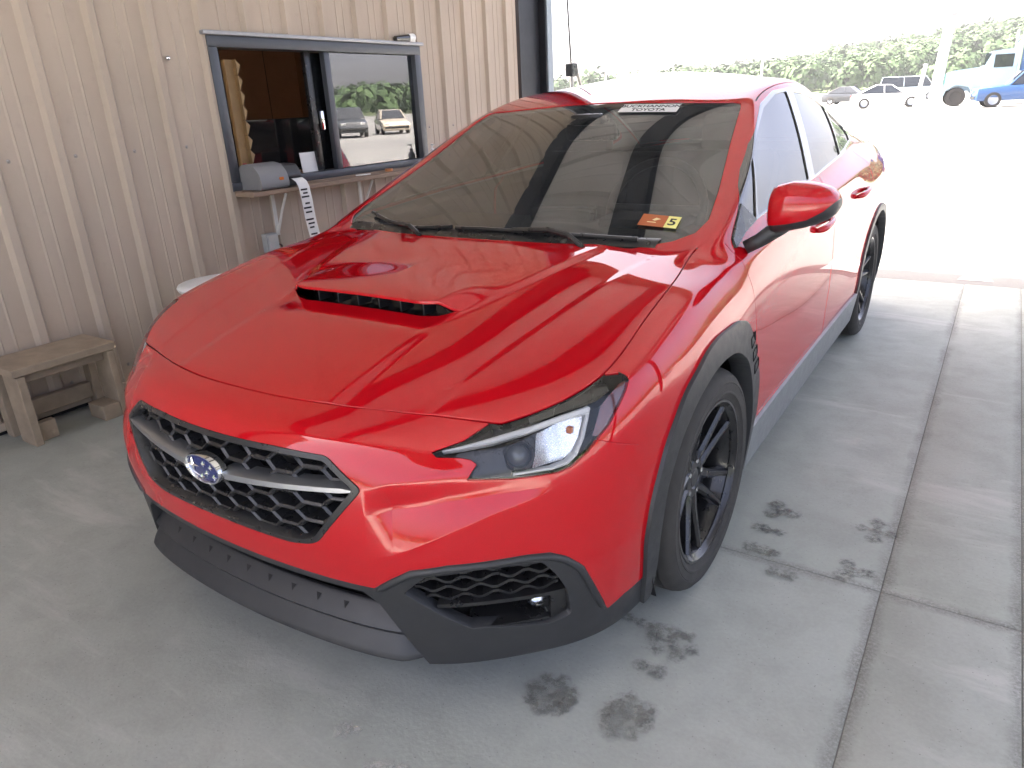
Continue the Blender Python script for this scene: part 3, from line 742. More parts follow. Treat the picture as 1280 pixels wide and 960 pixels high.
for sd in (1, -1):
    hl = empty('headlight', (0, 0, 0), 0, car)
    Tl = Tlens[(S.V[Tlens].mean(1)[:, 0]*sd) > 0]
    S.panel(Tl, 'lens', LENSGL, hl, flange=0, off=-.001)
    S.panel(Tl, 'housing', TRIM, hl, flange=-.046, off=-.05)
    ribbon('running_light_strip', [(-.225, .6985, .002), (-.17, .7035, .0035), (-.08, .715, .005), (.03, .730, .006), (.13, .744, .0075), (.222, .752, .008)], .010, .02, WHITEP, hl, sd)
    ribbon('running_light_strip', [(.226, .757, .007), (.215, .735, .0065), (.196, .700, .006), (.17, .668, .0055), (.14, .653, .005), (.09, .648, .004), (-.03, .648, .003)], .013, .02, WHITEP, hl, sd)
    refl = poly_patch('reflector', [(.055, .7215), (.125, .7345), (.205, .741), (.186, .70), (.162, .670), (.135, .657), (.03, .654), (.045, .68)], .018, REFL, hl, sd, .01, .02)
    MB().box((0, 0, 0), (.012, .012, .014), .002).build('turn_bulb', AMBER, hl).location = corner(.15, .712, sd)[0]-corner(.15, .712, sd)[1]*.028
    poly_patch('side_marker', [(.222, .700), (.26, .755), (.33, .79), (.36, .793), (.338, .768), (.31, .747), (.272, .715), (.238, .697)], .006, MARKER, hl, sd, .012)
    poly_patch('brow_panel', [(.0, .742), (.12, .768), (.25, .789), (.33, .794), (.25, .766), (.12, .752), (.02, .736)], .006, GLOSSB, hl, sd, .012)
    p, n = corner(-.005, .683, sd); c = p-n*.032; tx = Vector((0, 0, 1)).cross(n).normalized(); ty = n.cross(tx)
    f_ = lambda x, y, h, c=c, tx=tx, ty=ty, n=n: tuple(c+tx*x+ty*y+n*h)
    MB().lathe([(.034, .004), (.030, .010), (.0265, .012), (.025, .006), (.025, -.01)], f_, 28).build('projector_ring', GLOSSB, hl, angle=40)
    MB().lathe([(.025, .002), (.021, .010), (.014, .016), (.006, .0185), (.0001, .019)], f_, 28).build('projector_lens', simple('projector_glass', (.05, .055, .06), .02, coat=1), hl, True)
    poly_patch('inner_bezel', [(-.155, .648), (-.14, .664), (-.122, .674), (-.14, .684), (-.10, .694), (-.055, .70), (-.045, .66), (-.03, .655), (-.03, .6435)], .02, TRIM, hl, sd)

# --- engine bay floor, inner body, wheel liners
under = MB().box((-.80, -.40, .21), (.80, 3.40, .26)).box((-.56, -.72, .21), (.56, -.40, .25)).box((-.70, .02, .26), (.70, .10, .86)).box((-.57, -.70, .26), (.57, -.64, .62))
under.build('floor_pan', DARK, car)
for y0 in (0, 2.674):
    for sd in (1, -1):
        w = MB(); n = 24; V_ = []
        for i in range(n+1):
            a = -.45+(math.pi+.9)*i/n; rr = .40
            for x in (.58, .872): V_.append((sd*x, y0+rr*math.cos(a)-.01, .335+rr*.93*math.sin(a)))
        F_ = [(2*i, 2*i+1, 2*i+3, 2*i+2) for i in range(n)]; F_.append(tuple(2*i for i in range(n+1)))
        w.add(V_, F_).build('wheel_liner', DARK, car)
# arch trim vents behind the front wheel
for sd, tr in zip((1, -1), arch_trims):
    for k in range(3):
        y, z = .262+.030*k, .672-.050*k
        p, n = on_dir((sd*3, y, z), (-sd, 0, 0)); pts4 = []
        for dy, dz in ((-.022, .012), (.030, .022), (.034, -.008), (-.016, -.020)):
            p, n = on_dir((sd*3, y+dy, z+dz), (-sd, 0, 0)); pts4.append(Vector((p.x+sd*.0135, p.y, p.z)))
        v = MB(); inn = [q+Vector((sd*.004, .0, .0)) for q in pts4]; c0 = sum(pts4, Vector())/4
        v.add(pts4+[c0+(q-c0)*.75-Vector((sd*.012, 0, 0)) for q in pts4], [(0, 1, 5, 4), (1, 2, 6, 5), (2, 3, 7, 6), (3, 0, 4, 7), (4, 5, 6, 7)])
        v.build('vent_slot', DARK, tr)

# --- wheels
def make_wheel():
    """axis along local x, outer face towards +x; origin at the hub centre"""
    root = empty('wheel', (0, 0, 0), 0, car); ax = lambda x, y, h: (h, x, y)
    tp = [(.236, .090), (.240, .096), (.254, .1025), (.257, .1060), (.262, .1068), (.264, .1052), (.284, .1068), (.286, .1052), (.289, .1068), (.300, .103), (.314, .092), (.321, .080), (.325, .066), (.318, .063), (.318, .057), (.3258, .054), (.3262, .022), (.318, .019), (.318, .012), (.3262, .009), (.3262, -.02), (.318, -.023), (.318, -.03), (.326, -.033), (.324, -.07), (.314, -.092), (.285, -.107), (.240, -.096), (.232, -.085)]
    MB().lathe(tp, ax, 72).build('tyre', RUBBER, root, angle=28)
    rp = [(.232, -.09), (.215, -.08), (.205, .02), (.214, .06), (.222, .076), (.236, .082), (.241, .090), (.238, .097), (.231, .097), (.226, .088), (.219, .080)]
    MB().lathe(rp, ax, 72).build('rim', RIMM, root, angle=35)
    for k in range(5):
        for j in (-1, 1):
            a0 = 2*math.pi*k/5+.35; w = MB(); V_ = []
            st = [(.040, .020*j, .017, .050), (.085, .023*j, .015, .056), (.13, .030*j, .013, .064), (.175, .040*j, .012, .073), (.222, .050*j, .013, .083)]
            for r_, t, hw_, x in st:
                for dt, dx in ((-hw_, -.030), (-hw_, -.008), (-hw_*.45, .0), (hw_*.45, .0), (hw_, -.008), (hw_, -.030)):
                    tt = t+dt; y, z = r_*math.cos(a0)-tt*math.sin(a0), r_*math.sin(a0)+tt*math.cos(a0); V_.append((x+dx, y, z))
            n = len(st); F_ = [(i*6+q, i*6+(q+1) % 6, (i+1)*6+(q+1) % 6, (i+1)*6+q) for i in range(n-1) for q in range(6)]
            F_ += [tuple(range(6))[::-1], tuple((n-1)*6+q for q in range(6))]
            w.add(V_, F_).build('spoke', RIMM, root, angle=30)
    MB().lathe([(.0001, .050), (.026, .050), (.030, .047), (.034, .052), (.058, .050), (.068, .040), (.070, .0)], ax, 36).build('hub', RIMM, root, angle=35)
    for k in range(5):
        a = 2*math.pi*(k+.5)/5+.35; MB().lathe([(.0001, .052), (.008, .052), (.010, .046), (.010, .03)], lambda x, y, h, a=a: (h, x+.05*math.cos(a), y+.05*math.sin(a)), 6).build('lug_nut', CHROME, root)
    MB().lathe([(.075, .012), (.158, .012), (.158, -.012), (.075, -.012)], ax, 48, True).build('brake_disc', STEEL, root, angle=35)
    cl = MB()
    for a in np.linspace(2.6, 3.7, 9):
        for r_, x in ((.115, .035), (.170, .035), (.170, -.04), (.115, -.04)): cl.V.append((x, r_*math.cos(a), r_*math.sin(a)))
    cl.F = [(i*4+q, i*4+(q+1) % 4, i*4+4+(q+1) % 4, i*4+4+q) for i in range(8) for q in range(4)]+[(3, 2, 1, 0), (32, 33, 34, 35)]
    cl.build('brake_caliper', simple('caliper', (.05, .05, .05), .4), root)
    return root
def copy_tree(o, parent=None):
    c = o.copy(); COL.objects.link(c); c.parent = parent
    for ch in list(o.children): copy_tree(ch, c)
    return c
wh = make_wheel(); wh.location = (.783, 0, .326); wh.rotation_euler = (R(20), 0, R(-1))
for x, y, rx in ((-.783, 0, 50), (.783, 2.674, -8), (-.783, 2.674, 30)):
    w2 = copy_tree(wh, car); w2.location = (x, y, .326); w2.rotation_euler = (R(rx), 0, 0 if x > 0 else math.pi)

# --- door mirror (driver's side; the other side carries none in view)
mir = empty('door_mirror', (0, 0, 0), 0, car)
rings = [(.888, 1.078, .985, .35, .43), (.896, 1.098, .972, .335, .455), (.912, 1.109, .968, .322, .468), (.95, 1.116, .976, .318, .472), (.99, 1.113, .986, .322, .472), (1.02, 1.107, .996, .330, .470), (1.045, 1.097, 1.008, .343, .466), (1.062, 1.082, 1.022, .362, .460), (1.070, 1.066, 1.038, .385, .452), (1.072, 1.055, 1.048, .41, .44)]
Vm = []; SEG = 36
for x, zt, zb, yf, yr in rings:
    for k in range(SEG):
        a = 2*math.pi*k/SEG; c, s_ = math.cos(a), math.sin(a); e = 2/2.7
        yy = (yf+yr)/2+(yr-yf)/2*math.copysign(abs(c)**e, c); zz = (zt+zb)/2+(zt-zb)/2*math.copysign(abs(s_)**e, s_)
        Vm.append((x+.012*(1 if c > 0 else 0)*0, yy, zz))
Fm = [(i*SEG+k, i*SEG+(k+1) % SEG, (i+1)*SEG+(k+1) % SEG, (i+1)*SEG+k) for i in range(len(rings)-1) for k in range(SEG)]
ms = MB().add(Vm, Fm+[tuple(range(SEG))[::-1], tuple((len(rings)-1)*SEG+k for k in range(SEG))])
tmp = ms.build('tmp', PAINT, None, True); bm = bmesh.new(); bm.from_mesh(tmp.data); bmesh.ops.triangulate(bm, faces=bm.faces); bm.normal_update()
mV = np.array([v.co[:] for v in bm.verts]); mN = np.array([v.normal[:] for v in bm.verts]); mT = np.array([[v.index for v in f.verts] for f in bm.faces]); bm.free()
bpy.data.objects.remove(tmp)
MS = Surf(mV, mN); zsp = lambda X: X[:, 2]-np.interp(X[:, 0], [.88, .95, 1.0, 1.04, 1.075], [.994, 1.004, 1.016, 1.040, 1.073])
Tmb, Tmr = MS.split(mT, zsp, .004)
MS.panel(Tmr, 'mirror_cap', PAINT, mir, flange=.004); MS.panel(Tmb, 'mirror_base', PLAST, mir, flange=.004, off=-.0015)
MB().tube([(.83, .36, .925), (.865, .37, .945), (.90, .385, .972), (.93, .395, .99)], [.020, .021, .024, .022], 12).build('mirror_stalk', PLAST, mir, True)
sail = []
for y, z in ((.325, .925), (.345, .948), (.50, 1.03), (.575, .972), (.44, .952)):
    p, n = on_dir((3, y, z), (-1, 0, 0)); sail.append(p+n*.006)
MB().add(sail+[p-Vector((.02, 0, 0)) for p in sail], [(0, 1, 2, 3, 4), (9, 8, 7, 6, 5)]+[(i, (i+1) % 5, 5+(i+1) % 5, 5+i) for i in range(5)]).build('mirror_sail', TRIM, mir)
# --- door handles
for sd in (1, -1):
    for y0, y1, z in ((1.17, 1.40, .845), (2.02, 2.25, .868)):
        pts = []
        for i in range(9):
            t = i/8; y = y0+(y1-y0)*t; p, n = on_dir((sd*3, y, z+.012*t), (-sd, 0, 0)); pts.append(p+n*(.004+.026*math.sin(math.pi*min(1, max(0, t)))**.5))
        MB().tube(pts, [.009]+[.013]*7+[.009], 10).build('door_handle', PAINT, car, True)
# --- wipers
def wsp(x, y, o): p, n = on_dir((x, y, 3), (0, 0, -1)); n = n if n.z > 0 else -n; return p+n*o
for blade, arm in (([(.56, .19), (.27, .155), (.02, .148), (-.08, .145)], [(.42, .11), (.36, .135), (.28, .148)]), ([(-.10, .15), (-.26, .14), (-.42, .19), (-.57, .265)], [(-.20, .10), (-.26, .125), (-.32, .14)])):
    wp = empty('wiper', (0, 0, 0), 0, car)
    MB().tube([wsp(x, y, .010) for x, y in blade], .007, 6).build('wiper_blade', TRIM, wp)
    MB().tube([wsp(arm[0][0], arm[0][1], .0)]+[wsp(x, y, .028) for x, y in arm[1:]]+[wsp(*((np.array(blade[1])+np.array(blade[2]))/2), .012)], .0085, 8).build('wiper_arm', TRIM, wp)
# cowl strip at the foot of the glass
V_ = []; n = 40
for i in range(n+1):
    x = -.62+1.24*i/n; ye = .10+.10*(abs(x)/.735)**2
    for dy, o in ((.004, .0005), (.03, .004), (.05, .002), (.055, .0)):
        p = wsp(x, ye+dy, o); V_.append(p)
MB().add(V_, [(i*4+k, i*4+k+1, i*4+k+5, i*4+k+4) for i in range(n) for k in range(3)]).build('cowl_panel', TRIM, car, True)
# --- interior
S.panel(np.vstack([REGT['roof'], Tpil, Tgl]), 'headliner', simple('headliner_grey', (.16, .16, .155), .9), car, flange=0, off=-.02)
sides(np.vstack([Tdf, Tdr, Tfend, Tquar]), 'door_card', FABRIC, flange=0, off=-.018)
def rbox(lo, hi, bev, name, mat, parent): return MB().box(lo, hi, bev).build(name, mat, parent, angle=40)
rbox((-.66, .22, .70), (.66, .86, .915), .04, 'dashboard', FABRIC, car)
rbox((.20, .62, .90), (.52, .84, .955), .03, 'instrument_hood', FABRIC, car)
rbox((-.14, .70, .86), (.14, .80, .97), .02, 'centre_screen', GLOSSB, car)
rbox((-.74, .86, .26), (.74, 3.0, .32), .02, 'cabin_floor', FABRIC, car)
rbox((-.64, 2.35, .5), (.64, 2.55, 1.05), .06, 'rear_seat', FABRIC, car)
for sd in (1, -1):
    st = empty('front_seat', (sd*.36, 1.35, 0), 0, car)
    rbox((-.25, -.40, .38), (.25, .12, .56), .06, 'seat_cushion', FABRIC, st)
    bk = rbox((-.24, -.06, 0), (.24, .06, .62), .05, 'backrest', FABRIC, st); bk.location = (0, .12, .52); bk.rotation_euler = (R(-16), 0, 0)
    hr = rbox((-.13, -.05, 0), (.13, .05, .19), .045, 'headrest', FABRIC, st); hr.location = (0, .30, 1.09); hr.rotation_euler = (R(-10), 0, 0)
sw = MB(); c0 = Vector((.36, .80, .96)); M_ = Matrix.Rotation(R(65), 3, 'X')
sw.tube([c0+M_ @ Vector((.185*math.cos(a), .185*math.sin(a), 0)) for a in np.linspace(0, 2*math.pi, 40, endpoint=False)], .016, 10, closed=True)
for a in (R(-90), R(0), R(180)): sw.tube([c0, c0+M_ @ Vector((.18*math.cos(a), .18*math.sin(a), 0))], .02, 6)
sw.build('steering_wheel', simple('leather', (.03, .03, .03), .45), car, True)
rv = rbox((-.125, -.012, -.035), (.125, .012, .035), .012, 'rear_view_mirror', TRIM, car); rv.location = (0, .98, 1.235); rv.rotation_euler = (R(10), 0, R(-8))
rbox((-.07, .93, 1.26), (.07, 1.02, 1.305), .012, 'camera_housing', TRIM, car)
# --- stickers on the glass
def text_mesh(txt, size, mat, parent, M, name='lettering', bold=0, align='CENTER'):
    cu = bpy.data.curves.new('t', 'FONT'); cu.body = txt; cu.size = size; cu.align_x = align; cu.align_y = 'CENTER'; cu.offset = bold; cu.extrude = .0002
    to = bpy.data.objects.new('t', cu); COL.objects.link(to); dg = bpy.context.evaluated_depsgraph_get(); dg.update()
    me = bpy.data.meshes.new_from_object(to.evaluated_get(dg)); bpy.data.objects.remove(to); me.materials.clear(); me.materials.append(mat); me.name = name
    o = bpy.data.objects.new(name, me); link(o, parent); o.matrix_world = M; return o
def glass_frame(x, y, o=.004):
    p, n = on_dir((x, y, 3), (0, 0, -1)); n = n if n.z > 0 else -n
    ux = Vector((1, 0, 0)); ux = (ux-n*ux.dot(n)).normalized(); uy = n.cross(ux); p = p+n*o
    return Matrix(((ux.x, uy.x, n.x, p.x), (ux.y, uy.y, n.y, p.y), (ux.z, uy.z, n.z, p.z), (0, 0, 0, 1)))
def sticker(name, x, y, w, h, mat, parent, off=.004, rot=0):
    M = glass_frame(x, y, off) @ Matrix.Rotation(rot, 4, 'Z'); o = MB().box((-w/2, -h/2, 0), (w/2, h/2, .0008)).build(name, mat, parent); o.matrix_world = M; return o, M
INK = simple('ink', (.01, .01, .012), .6)
PAPER = simple('paper', (.78, .78, .76), .7, var=.04)
ban, M = sticker('dealer_strip', .248, .995, .235, .076, PAPER, car, .003, R(3))
text_mesh('BUCKHANNON', .0335, INK, ban, M @ Matrix.Translation((0, .017, .0012)), bold=.0006); text_mesh('TOYOTA', .0335, INK, ban, M @ Matrix.Translation((0, -.018, .0012)), bold=.0006)
ins, M = sticker('inspection_sticker', .560, .304, .080, .066, simple('sticker_orange', (.42, .10, .02), .5), car, .003, R(4))
i2 = MB().box((.041, -.033, 0), (.080, .033, .0008)).build('month_sticker', simple('sticker_yellow', (.80, .74, .25), .5), ins)
text_mesh('5', .054, INK, ins, M @ Matrix.Translation((.060, -.002, .0012)), 'month_digit', .0008)
MB().box((-.016, -.013, .0009), (.012, -.009, .0012)).add([(-.004, .002, .0012), (.006, -.002, .0012), (.022, .010, .0012), (.006, .016, .0012)], [(0, 1, 2, 3)]).build('sticker_emblem', simple('sticker_cream', (.8, .7, .4), .5), ins)
# --- rear wing lip and lamps (seen end on)
for sd in (1, -1):
    rbox((sd*.62-.12, 3.46, .84), (sd*.62+.12, 3.56, .93), .03, 'tail_lamp', simple('tail_red', (.4, .01, .01), .1, coat=1), car)

# ---------------------------------------------------------------- the bay: floor, siding, roof
def make_concrete():
    m = NT('bay_concrete'); p = m.world_pos()
    n1 = m.noise(p, .8, 6, .6); n2 = m.noise(p, 6, 6, .65, .3); n3 = m.noise(p, 90, 4, .6)
    c = m.mix(m.ramp(n1, [(.3, 0), (.75, 1)]), (.335, .352, .318), (.415, .43, .392))
    c = m.mix(m.ramp(n2, [(.42, 0), (.62, .4)]), c, (.282, .293, .262))
    c = m.mix(m.ramp(n3, [(.3, .14), (.7, 0)]), c, (.12, .12, .115))
    st = m.noise(m.scale(p, (.5, 2.2, 1)), 1.7, 7, .68, .6)              # scraped light streaks
    c = m.mix(m.ramp(st, [(.54, 0), (.68, .55)]), c, (.52, .515, .485))
    sp = m.n('ShaderNodeTexVoronoi'); sp.inputs['Scale'].default_value = 55; m.l(p, sp.inputs['Vector'])
    c = m.mix(m.ramp(sp.outputs['Distance'], [(.05, .5), (.12, 0)]), c, (.10, .095, .09))
    # worn edges along the joints
    sep = m.n('ShaderNodeSeparateXYZ'); m.l(p, sep.inputs[0])
    def line(sock, pos, off_noise, amp, w0, w1):
        a = m.n('ShaderNodeMath', operation='SUBTRACT'); m.l(sock, a.inputs[0]); a.inputs[1].default_value = pos
        b = m.n('ShaderNodeMath', operation='MULTIPLY_ADD'); m.l(off_noise, b.inputs[0]); b.inputs[1].default_value = amp; m.l(a.outputs[0], b.inputs[2])
        b2 = m.n('ShaderNodeMath', operation='SUBTRACT'); m.l(b.outputs[0], b2.inputs[0]); b2.inputs[1].default_value = amp/2
        d = m.n('ShaderNodeMath', operation='ABSOLUTE'); m.l(b2.outputs[0], d.inputs[0]); return m.ramp(d.outputs[0], [(w0, 1), (w1, 0)])
    nz = m.noise(p, 9, 6, .7); wz = m.ramp(m.noise(p, 3.1, 4, .6), [(.3, .2), (.6, 1)])
    j = None
    for sock, pos in ((sep.outputs[0], JX[0]), (sep.outputs[0], JX[1]), (sep.outputs[1], JY[0]), (sep.outputs[1], JY[1])):
        q = line(sock, pos, nz, .06, .010, .034); q = m.mix(1, q, wz, 'MULTIPLY')
        j = q if j is None else m.mix(1, j, q, 'LIGHTEN')
    jr = m.mix(1, j, m.ramp(m.noise(p, 120, 4, .7), [(.35, .15), (.6, 1)]), 'MULTIPLY')
    c = m.mix(jr, c, (.185, .185, .165))
    hb = m.mix(.5, n3, n2); hb = m.mix(jr, hb, (0, 0, 0))
    m.bsdf(c, m.ramp(n2, [(.3, .6), (.7, .78)]), 0, .35, normal=m.bump(hb, .35, .004)); return m.m
JX = [1.335, 1.672]; JY = [.175, -4.4]
CONC = make_concrete()
floor = MB().box((-2.6, -9, -.22), (7, 4.18, -.0025)).build('concrete_floor', simple('joint_dirt', (.17, .165, .15), .95, var=.4, scale=80)); tag(floor, None, kind='structure')
xs = [-2.6]+JX+[7]; ys = [-9, JY[1], JY[0], 4.18]
for i in range(3):
    for k in range(3):
        g_ = .0014; MB().box((xs[i]+g_, ys[k]+g_, -.10), (xs[i+1]-g_, ys[k+1]-g_, 0), .0025).build('concrete_slab', CONC, floor, angle=40)
# damp and oily prints on the slab
def make_stain(name, col_, strength):
    m = NT(name); p = m.world_pos(); t = m.n('ShaderNodeBsdfTransparent'); o = m.bsdf((col_[0], col_[1], col_[2]), .6, 0, .3); at_ = m.n('ShaderNodeAttribute', attribute_name='fade')
    mx = m.n('ShaderNodeMixShader'); f = m.ramp(m.noise(p, 60, 5, .7), [(.38, 0), (.60, strength)]); ml = m.n('ShaderNodeMath', operation='MULTIPLY'); m.l(f, ml.inputs[0]); m.l(m.ramp(at_.outputs['Fac'], [(.05, 0), (.55, 1)]), ml.inputs[1]); m.l(ml.outputs[0], mx.inputs[0]); m.l(t.outputs[0], mx.inputs[1]); m.l(o.outputs[0], mx.inputs[2]); m.l(mx.outputs[0], m.out.inputs[0]); return m.m
def fade_attr(o):
    a = o.data.attributes.new('fade', 'FLOAT', 'POINT')
    for i in range(len(o.data.vertices)): a.data[i].value = 1. if i % 15 == 0 else 0.
    return o
STAIN = make_stain('damp_print', (.15, .145, .13), .7)
LIGHTST = make_stain('chalky_scrape', (.5, .49, .46), .6)
rng = random.Random(4)
def blob(w, cx, cy, r_, z=.004, n=14):
    V_ = [(cx, cy, z)]
    for k in range(n):
        a = 2*math.pi*k/n; q = r_*(1+rng.uniform(-.22, .22)); V_.append((cx+q*math.cos(a), cy+q*math.sin(a), z))
    w.add(V_, [(0, 1+k, 1+(k+1) % n) for k in range(n)])
for cx, cy, lobes in ((.90, -.324, 7), (.896, -.612, 8), (.719, -.645, 9), (.98, .474, 4), (.996, .211, 3), (.972, .34, 3), (1.249, .234, 4), (1.278, .496, 5), (.80, -.29, 3), (.865, -.44, 2), (1.05, .12, 2)):
    w = MB(); z = .004
    for k in range(lobes):
        a = 2*math.pi*k/max(1, lobes-1); q = (.042 if k else 0)*(1 if lobes > 4 else .8); z += .0002
        blob(w, cx+q*math.cos(a)*rng.uniform(.8, 1.3), cy+q*math.sin(a)*rng.uniform(.8, 1.3), rng.uniform(.026, .040), z)
    fade_attr(w.build('oily_print', STAIN, floor))
for cx, cy, r_ in ((.50, -1.02, .05), (.44, -1.10, .035), (-.1, -1.55, .05), (.35, -.98, .03)):
    w = MB(); blob(w, cx, cy, r_); blob(w, cx+r_*.8, cy+r_*.5, r_*.6, .0043); fade_attr(w.build('chalk_mark', LIGHTST, floor))

WX = -2.37
def make_siding(name, base):
    m = NT(name); p = m.world_pos(); n = m.noise(m.scale(p, (1, 1, .35)), 2.2, 6, .6)
    c = m.mix(m.ramp(n, [(.3, 0), (.75, 1)]), tuple(v*.86 for v in base), tuple(v*1.06 for v in base))
    sm = m.noise(p, 14, 6, .7); c = m.mix(m.ramp(sm, [(.56, 0), (.75, .3)]), c, tuple(v*.7 for v in base))
    sep = m.n('ShaderNodeSeparateXYZ'); m.l(p, sep.inputs[0]); dn = m.noise(p, 5, 5, .6)
    ad = m.n('ShaderNodeMath', operation='MULTIPLY_ADD'); m.l(dn, ad.inputs[0]); ad.inputs[1].default_value = .5; m.l(sep.outputs[2], ad.inputs[2])
    c = m.mix(m.ramp(ad.outputs[0], [(.2, .30), (.6, 0)]), c, (.24, .195, .15))
    m.bsdf(c, .5, 0, .35); return m.m
SIDING = make_siding('tan_siding', (.45, .37, .295))
RIBS = .3035; RIB0 = .04
def rib_profile(y0, y1):
    """(y, x offset) of the siding between y0 and y1"""
    pts = []
    k0 = math.floor((y0-RIB0)/RIBS)-1
    for k in range(k0, k0+int((y1-y0)/RIBS)+4):
        c = RIB0+k*RIBS
        for dy, dx in ((-.036, 0), (-.018, .026), (.018, .026), (.036, 0), (.118, 0), (.126, .004), (.134, 0), (.180, 0), (.188, .004), (.196, 0)): pts.append((c+dy, dx))
    f = lambda y: float(np.interp(y, [p[0] for p in pts], [p[1] for p in pts]))
    return [(y0, f(y0))]+[p for p in pts if y0+1e-4 < p[0] < y1-1e-4]+[(y1, f(y1))]
wall = empty('siding_wall', (WX, -2, 0)); tag(wall, 'tan ribbed metal siding wall along the left side of the bay', 'wall')
def siding_piece(y0, y1, z0, z1):
    pr = rib_profile(y0, y1); n = len(pr); V_ = []
    for y, dx in pr: V_ += [(dx, y+2, z0), (dx, y+2, z1), (dx-.004, y+2, z0), (dx-.004, y+2, z1)]
    F_ = []
    for i in range(n-1):
        a, b = i*4, (i+1)*4; F_ += [(a, b, b+1, a+1), (a+2, a+3, b+3, b+2), (a+1, b+1, b+3, a+3), (a, a+2, b+2, b)]
    return MB().add(V_, F_).build('siding_panel', SIDING, wall)
WY0, WY1, WZ0, WZ1, WTOP = .955, 2.765, .955, 1.785, 4.35
ys_ = [RIB0+RIBS*3*k-.06 for k in range(-6, 5)]+[4.16]
for a, b in zip(ys_[:-1], ys_[1:]):
    if b <= WY0 or a >= WY1: siding_piece(a, b, .05, WTOP); continue
    cuts = [a]+[q for q in (WY0, WY1) if a < q < b]+[b]
    for c, d in zip(cuts[:-1], cuts[1:]):
        if c >= WY0-1e-6 and d <= WY1+1e-6: siding_piece(c, d, .05, WZ0); siding_piece(c, d, WZ1, WTOP)
        else: siding_piece(c, d, .05, WTOP)
MB().box((-.05, -2.6, .0), (.012, 6.16, .022)).build('base_gap_shade', DARK, wall)  # near-black strip paints the shade of the gap under the trim
MB().box((-.02, -2.6, .022), (.034, 6.16, .062), .004).build('base_trim', SIDING, wall)
SCREW = simple('screw_grey', (.35, .32, .29), .35, .7); sm_ = MB().lathe([(.0001, .006), (.005, .005), (.006, .001), (.010, 0)], lambda x, y, h: (h, x, y), 8)
s0 = sm_.build('siding_screw', SCREW, wall); first = True
for zz in (.14, 1.22, 2.35, 3.5):
    for k in range(-8, 14):
        y = RIB0+k*RIBS+.075
        if y > 4.1 or (WY0-.05 < y < WY1+.05 and WZ0-.05 < zz < WZ1+.05): continue
        o = s0 if first else s0.copy()
        if not first: COL.objects.link(o)
        first = False; o.location = (.0005, y+2, zz)
kn = MB().lathe([(.0001, .03), (.010, .028), (.013, .02), (.009, .008), (.012, 0)], lambda x, y, h: (h, x, y), 14).build('cable_clip', CHROME, wall, True); kn.location = (.002, .703+2, 1.668)

# service window
ALU = simple('bronze_frame', (.075, .08, .09), .4, .3, var=.1)
win = empty('service_window', (WX, WY0, WZ0)); tag(win, 'grey framed sliding service window, left half open, in the tan wall', 'window')
def wbox(name, lo, hi, mat, parent=win, bev=.003): return MB().box(lo, hi, bev).build(name, mat, parent, angle=40)
W_, H_ = WY1-WY0, WZ1-WZ0
wbox('frame_bar', (-.10, -.005, H_-.055), (.034, W_+.005, H_+.005), ALU); wbox('frame_bar', (-.10, -.005, -.005), (.034, W_+.005, .045), ALU)
wbox('frame_bar', (-.10, -.005, .045), (.033, .055, H_-.055), ALU); wbox('frame_bar', (-.10, W_-.06, .045), (.033, W_+.005, H_-.055), ALU)
wbox('drip_cap', (-.0, -.03, H_+.006), (.052, W_+.03, H_+.028), simple('cap_grey', (.32, .32, .33), .4, .4))
fs = empty('fixed_sash', (0, 0, 0), 0, win)
yA = .865
wbox('stile', (-.03, yA, .046), (.012, yA+.05, H_-.056), ALU, fs)
wbox('pane', (-.012, yA+.05, .05), (-.006, W_-.061, H_-.06), make_glass('window_glass', (.8, .83, .82), 2.6, .02), fs, 0)
ss2 = empty('sliding_sash', (0, 0, 0), 0, win)
for a in (.745, 1.62): wbox('stile', (-.075, a, .046), (-.04, a+.05, H_-.056), TRIM, ss2)
wbox('pane', (-.060, .795, .05), (-.055, 1.62, H_-.06), make_glass('sash_glass', (.8, .83, .82), 1.5, .02), ss2, 0)
wbox('latch', (-.04, .80, .30), (-.015, .83, .42), CHROME, ss2, .006)
# booth behind the window
BOOTH = simple('booth_brown', (.14, .07, .035), .7, var=.2, scale=6)
booth = empty('booth_room', (-3.5, 1.9, 0)); tag(booth, 'dim brown panelled booth room seen through the open service window', 'room')
MB().box((-1.3, -1.8, -.02), (-1.24, 1.8, 2.6)).build('back_panel', BOOTH, booth); MB().box((-1.24, -1.86, 0), (1.0, -1.8, 2.6)).build('side_panel', BOOTH, booth)
MB().box((-1.24, 1.8, 0), (1.0, 1.86, 2.6)).build('side_panel', BOOTH, booth); MB().box((-1.3, -1.86, 2.6), (1.0, 1.86, 2.66)).build('ceiling_panel', simple('booth_ceiling', (.25, .22, .18), .8), booth)
MB().box((-1.3, -1.86, -.08), (1.0, 1.86, -.02)).build('floor_panel', simple('booth_floor', (.12, .10, .09), .8), booth)
for k in range(7): MB().box((-1.239, -1.6+.5*k, 0), (-1.236, -1.594+.5*k, 2.6)).build('panel_groove', DARK, booth)
counter = MB().box((-2.85, .9, .86), (-2.45, 2.85, .90), .004).build('counter', simple('counter_wood', (.20, .12, .06), .5, scale=8)); tag(counter, 'brown wooden counter inside the booth behind the window', 'counter')
mon = empty('monitor', (-2.72, 1.62, .90)); tag(mon, 'black computer monitor seen from behind through the open window', 'monitor')
MB().box((-.02, -.29, .10), (.02, .29, .44), .008).build('screen_case', GLOSSB, mon); MB().box((-.02, -.03, .01), (.02, .03, .12)).build('stand', GLOSSB, mon); MB().box((-.09, -.12, 0), (.09, .12, .012), .003).build('foot', GLOSSB, mon)
mon.rotation_euler = (0, 0, R(-12))
WOODY = simple('pine_trim', (.30, .195, .09), .7, var=.25, scale=12)
jamb = empty('wood_rack', (-2.50, 1.19, .98)); tag(jamb, 'notched yellow pine rack strip on the left jamb inside the window', 'rack')
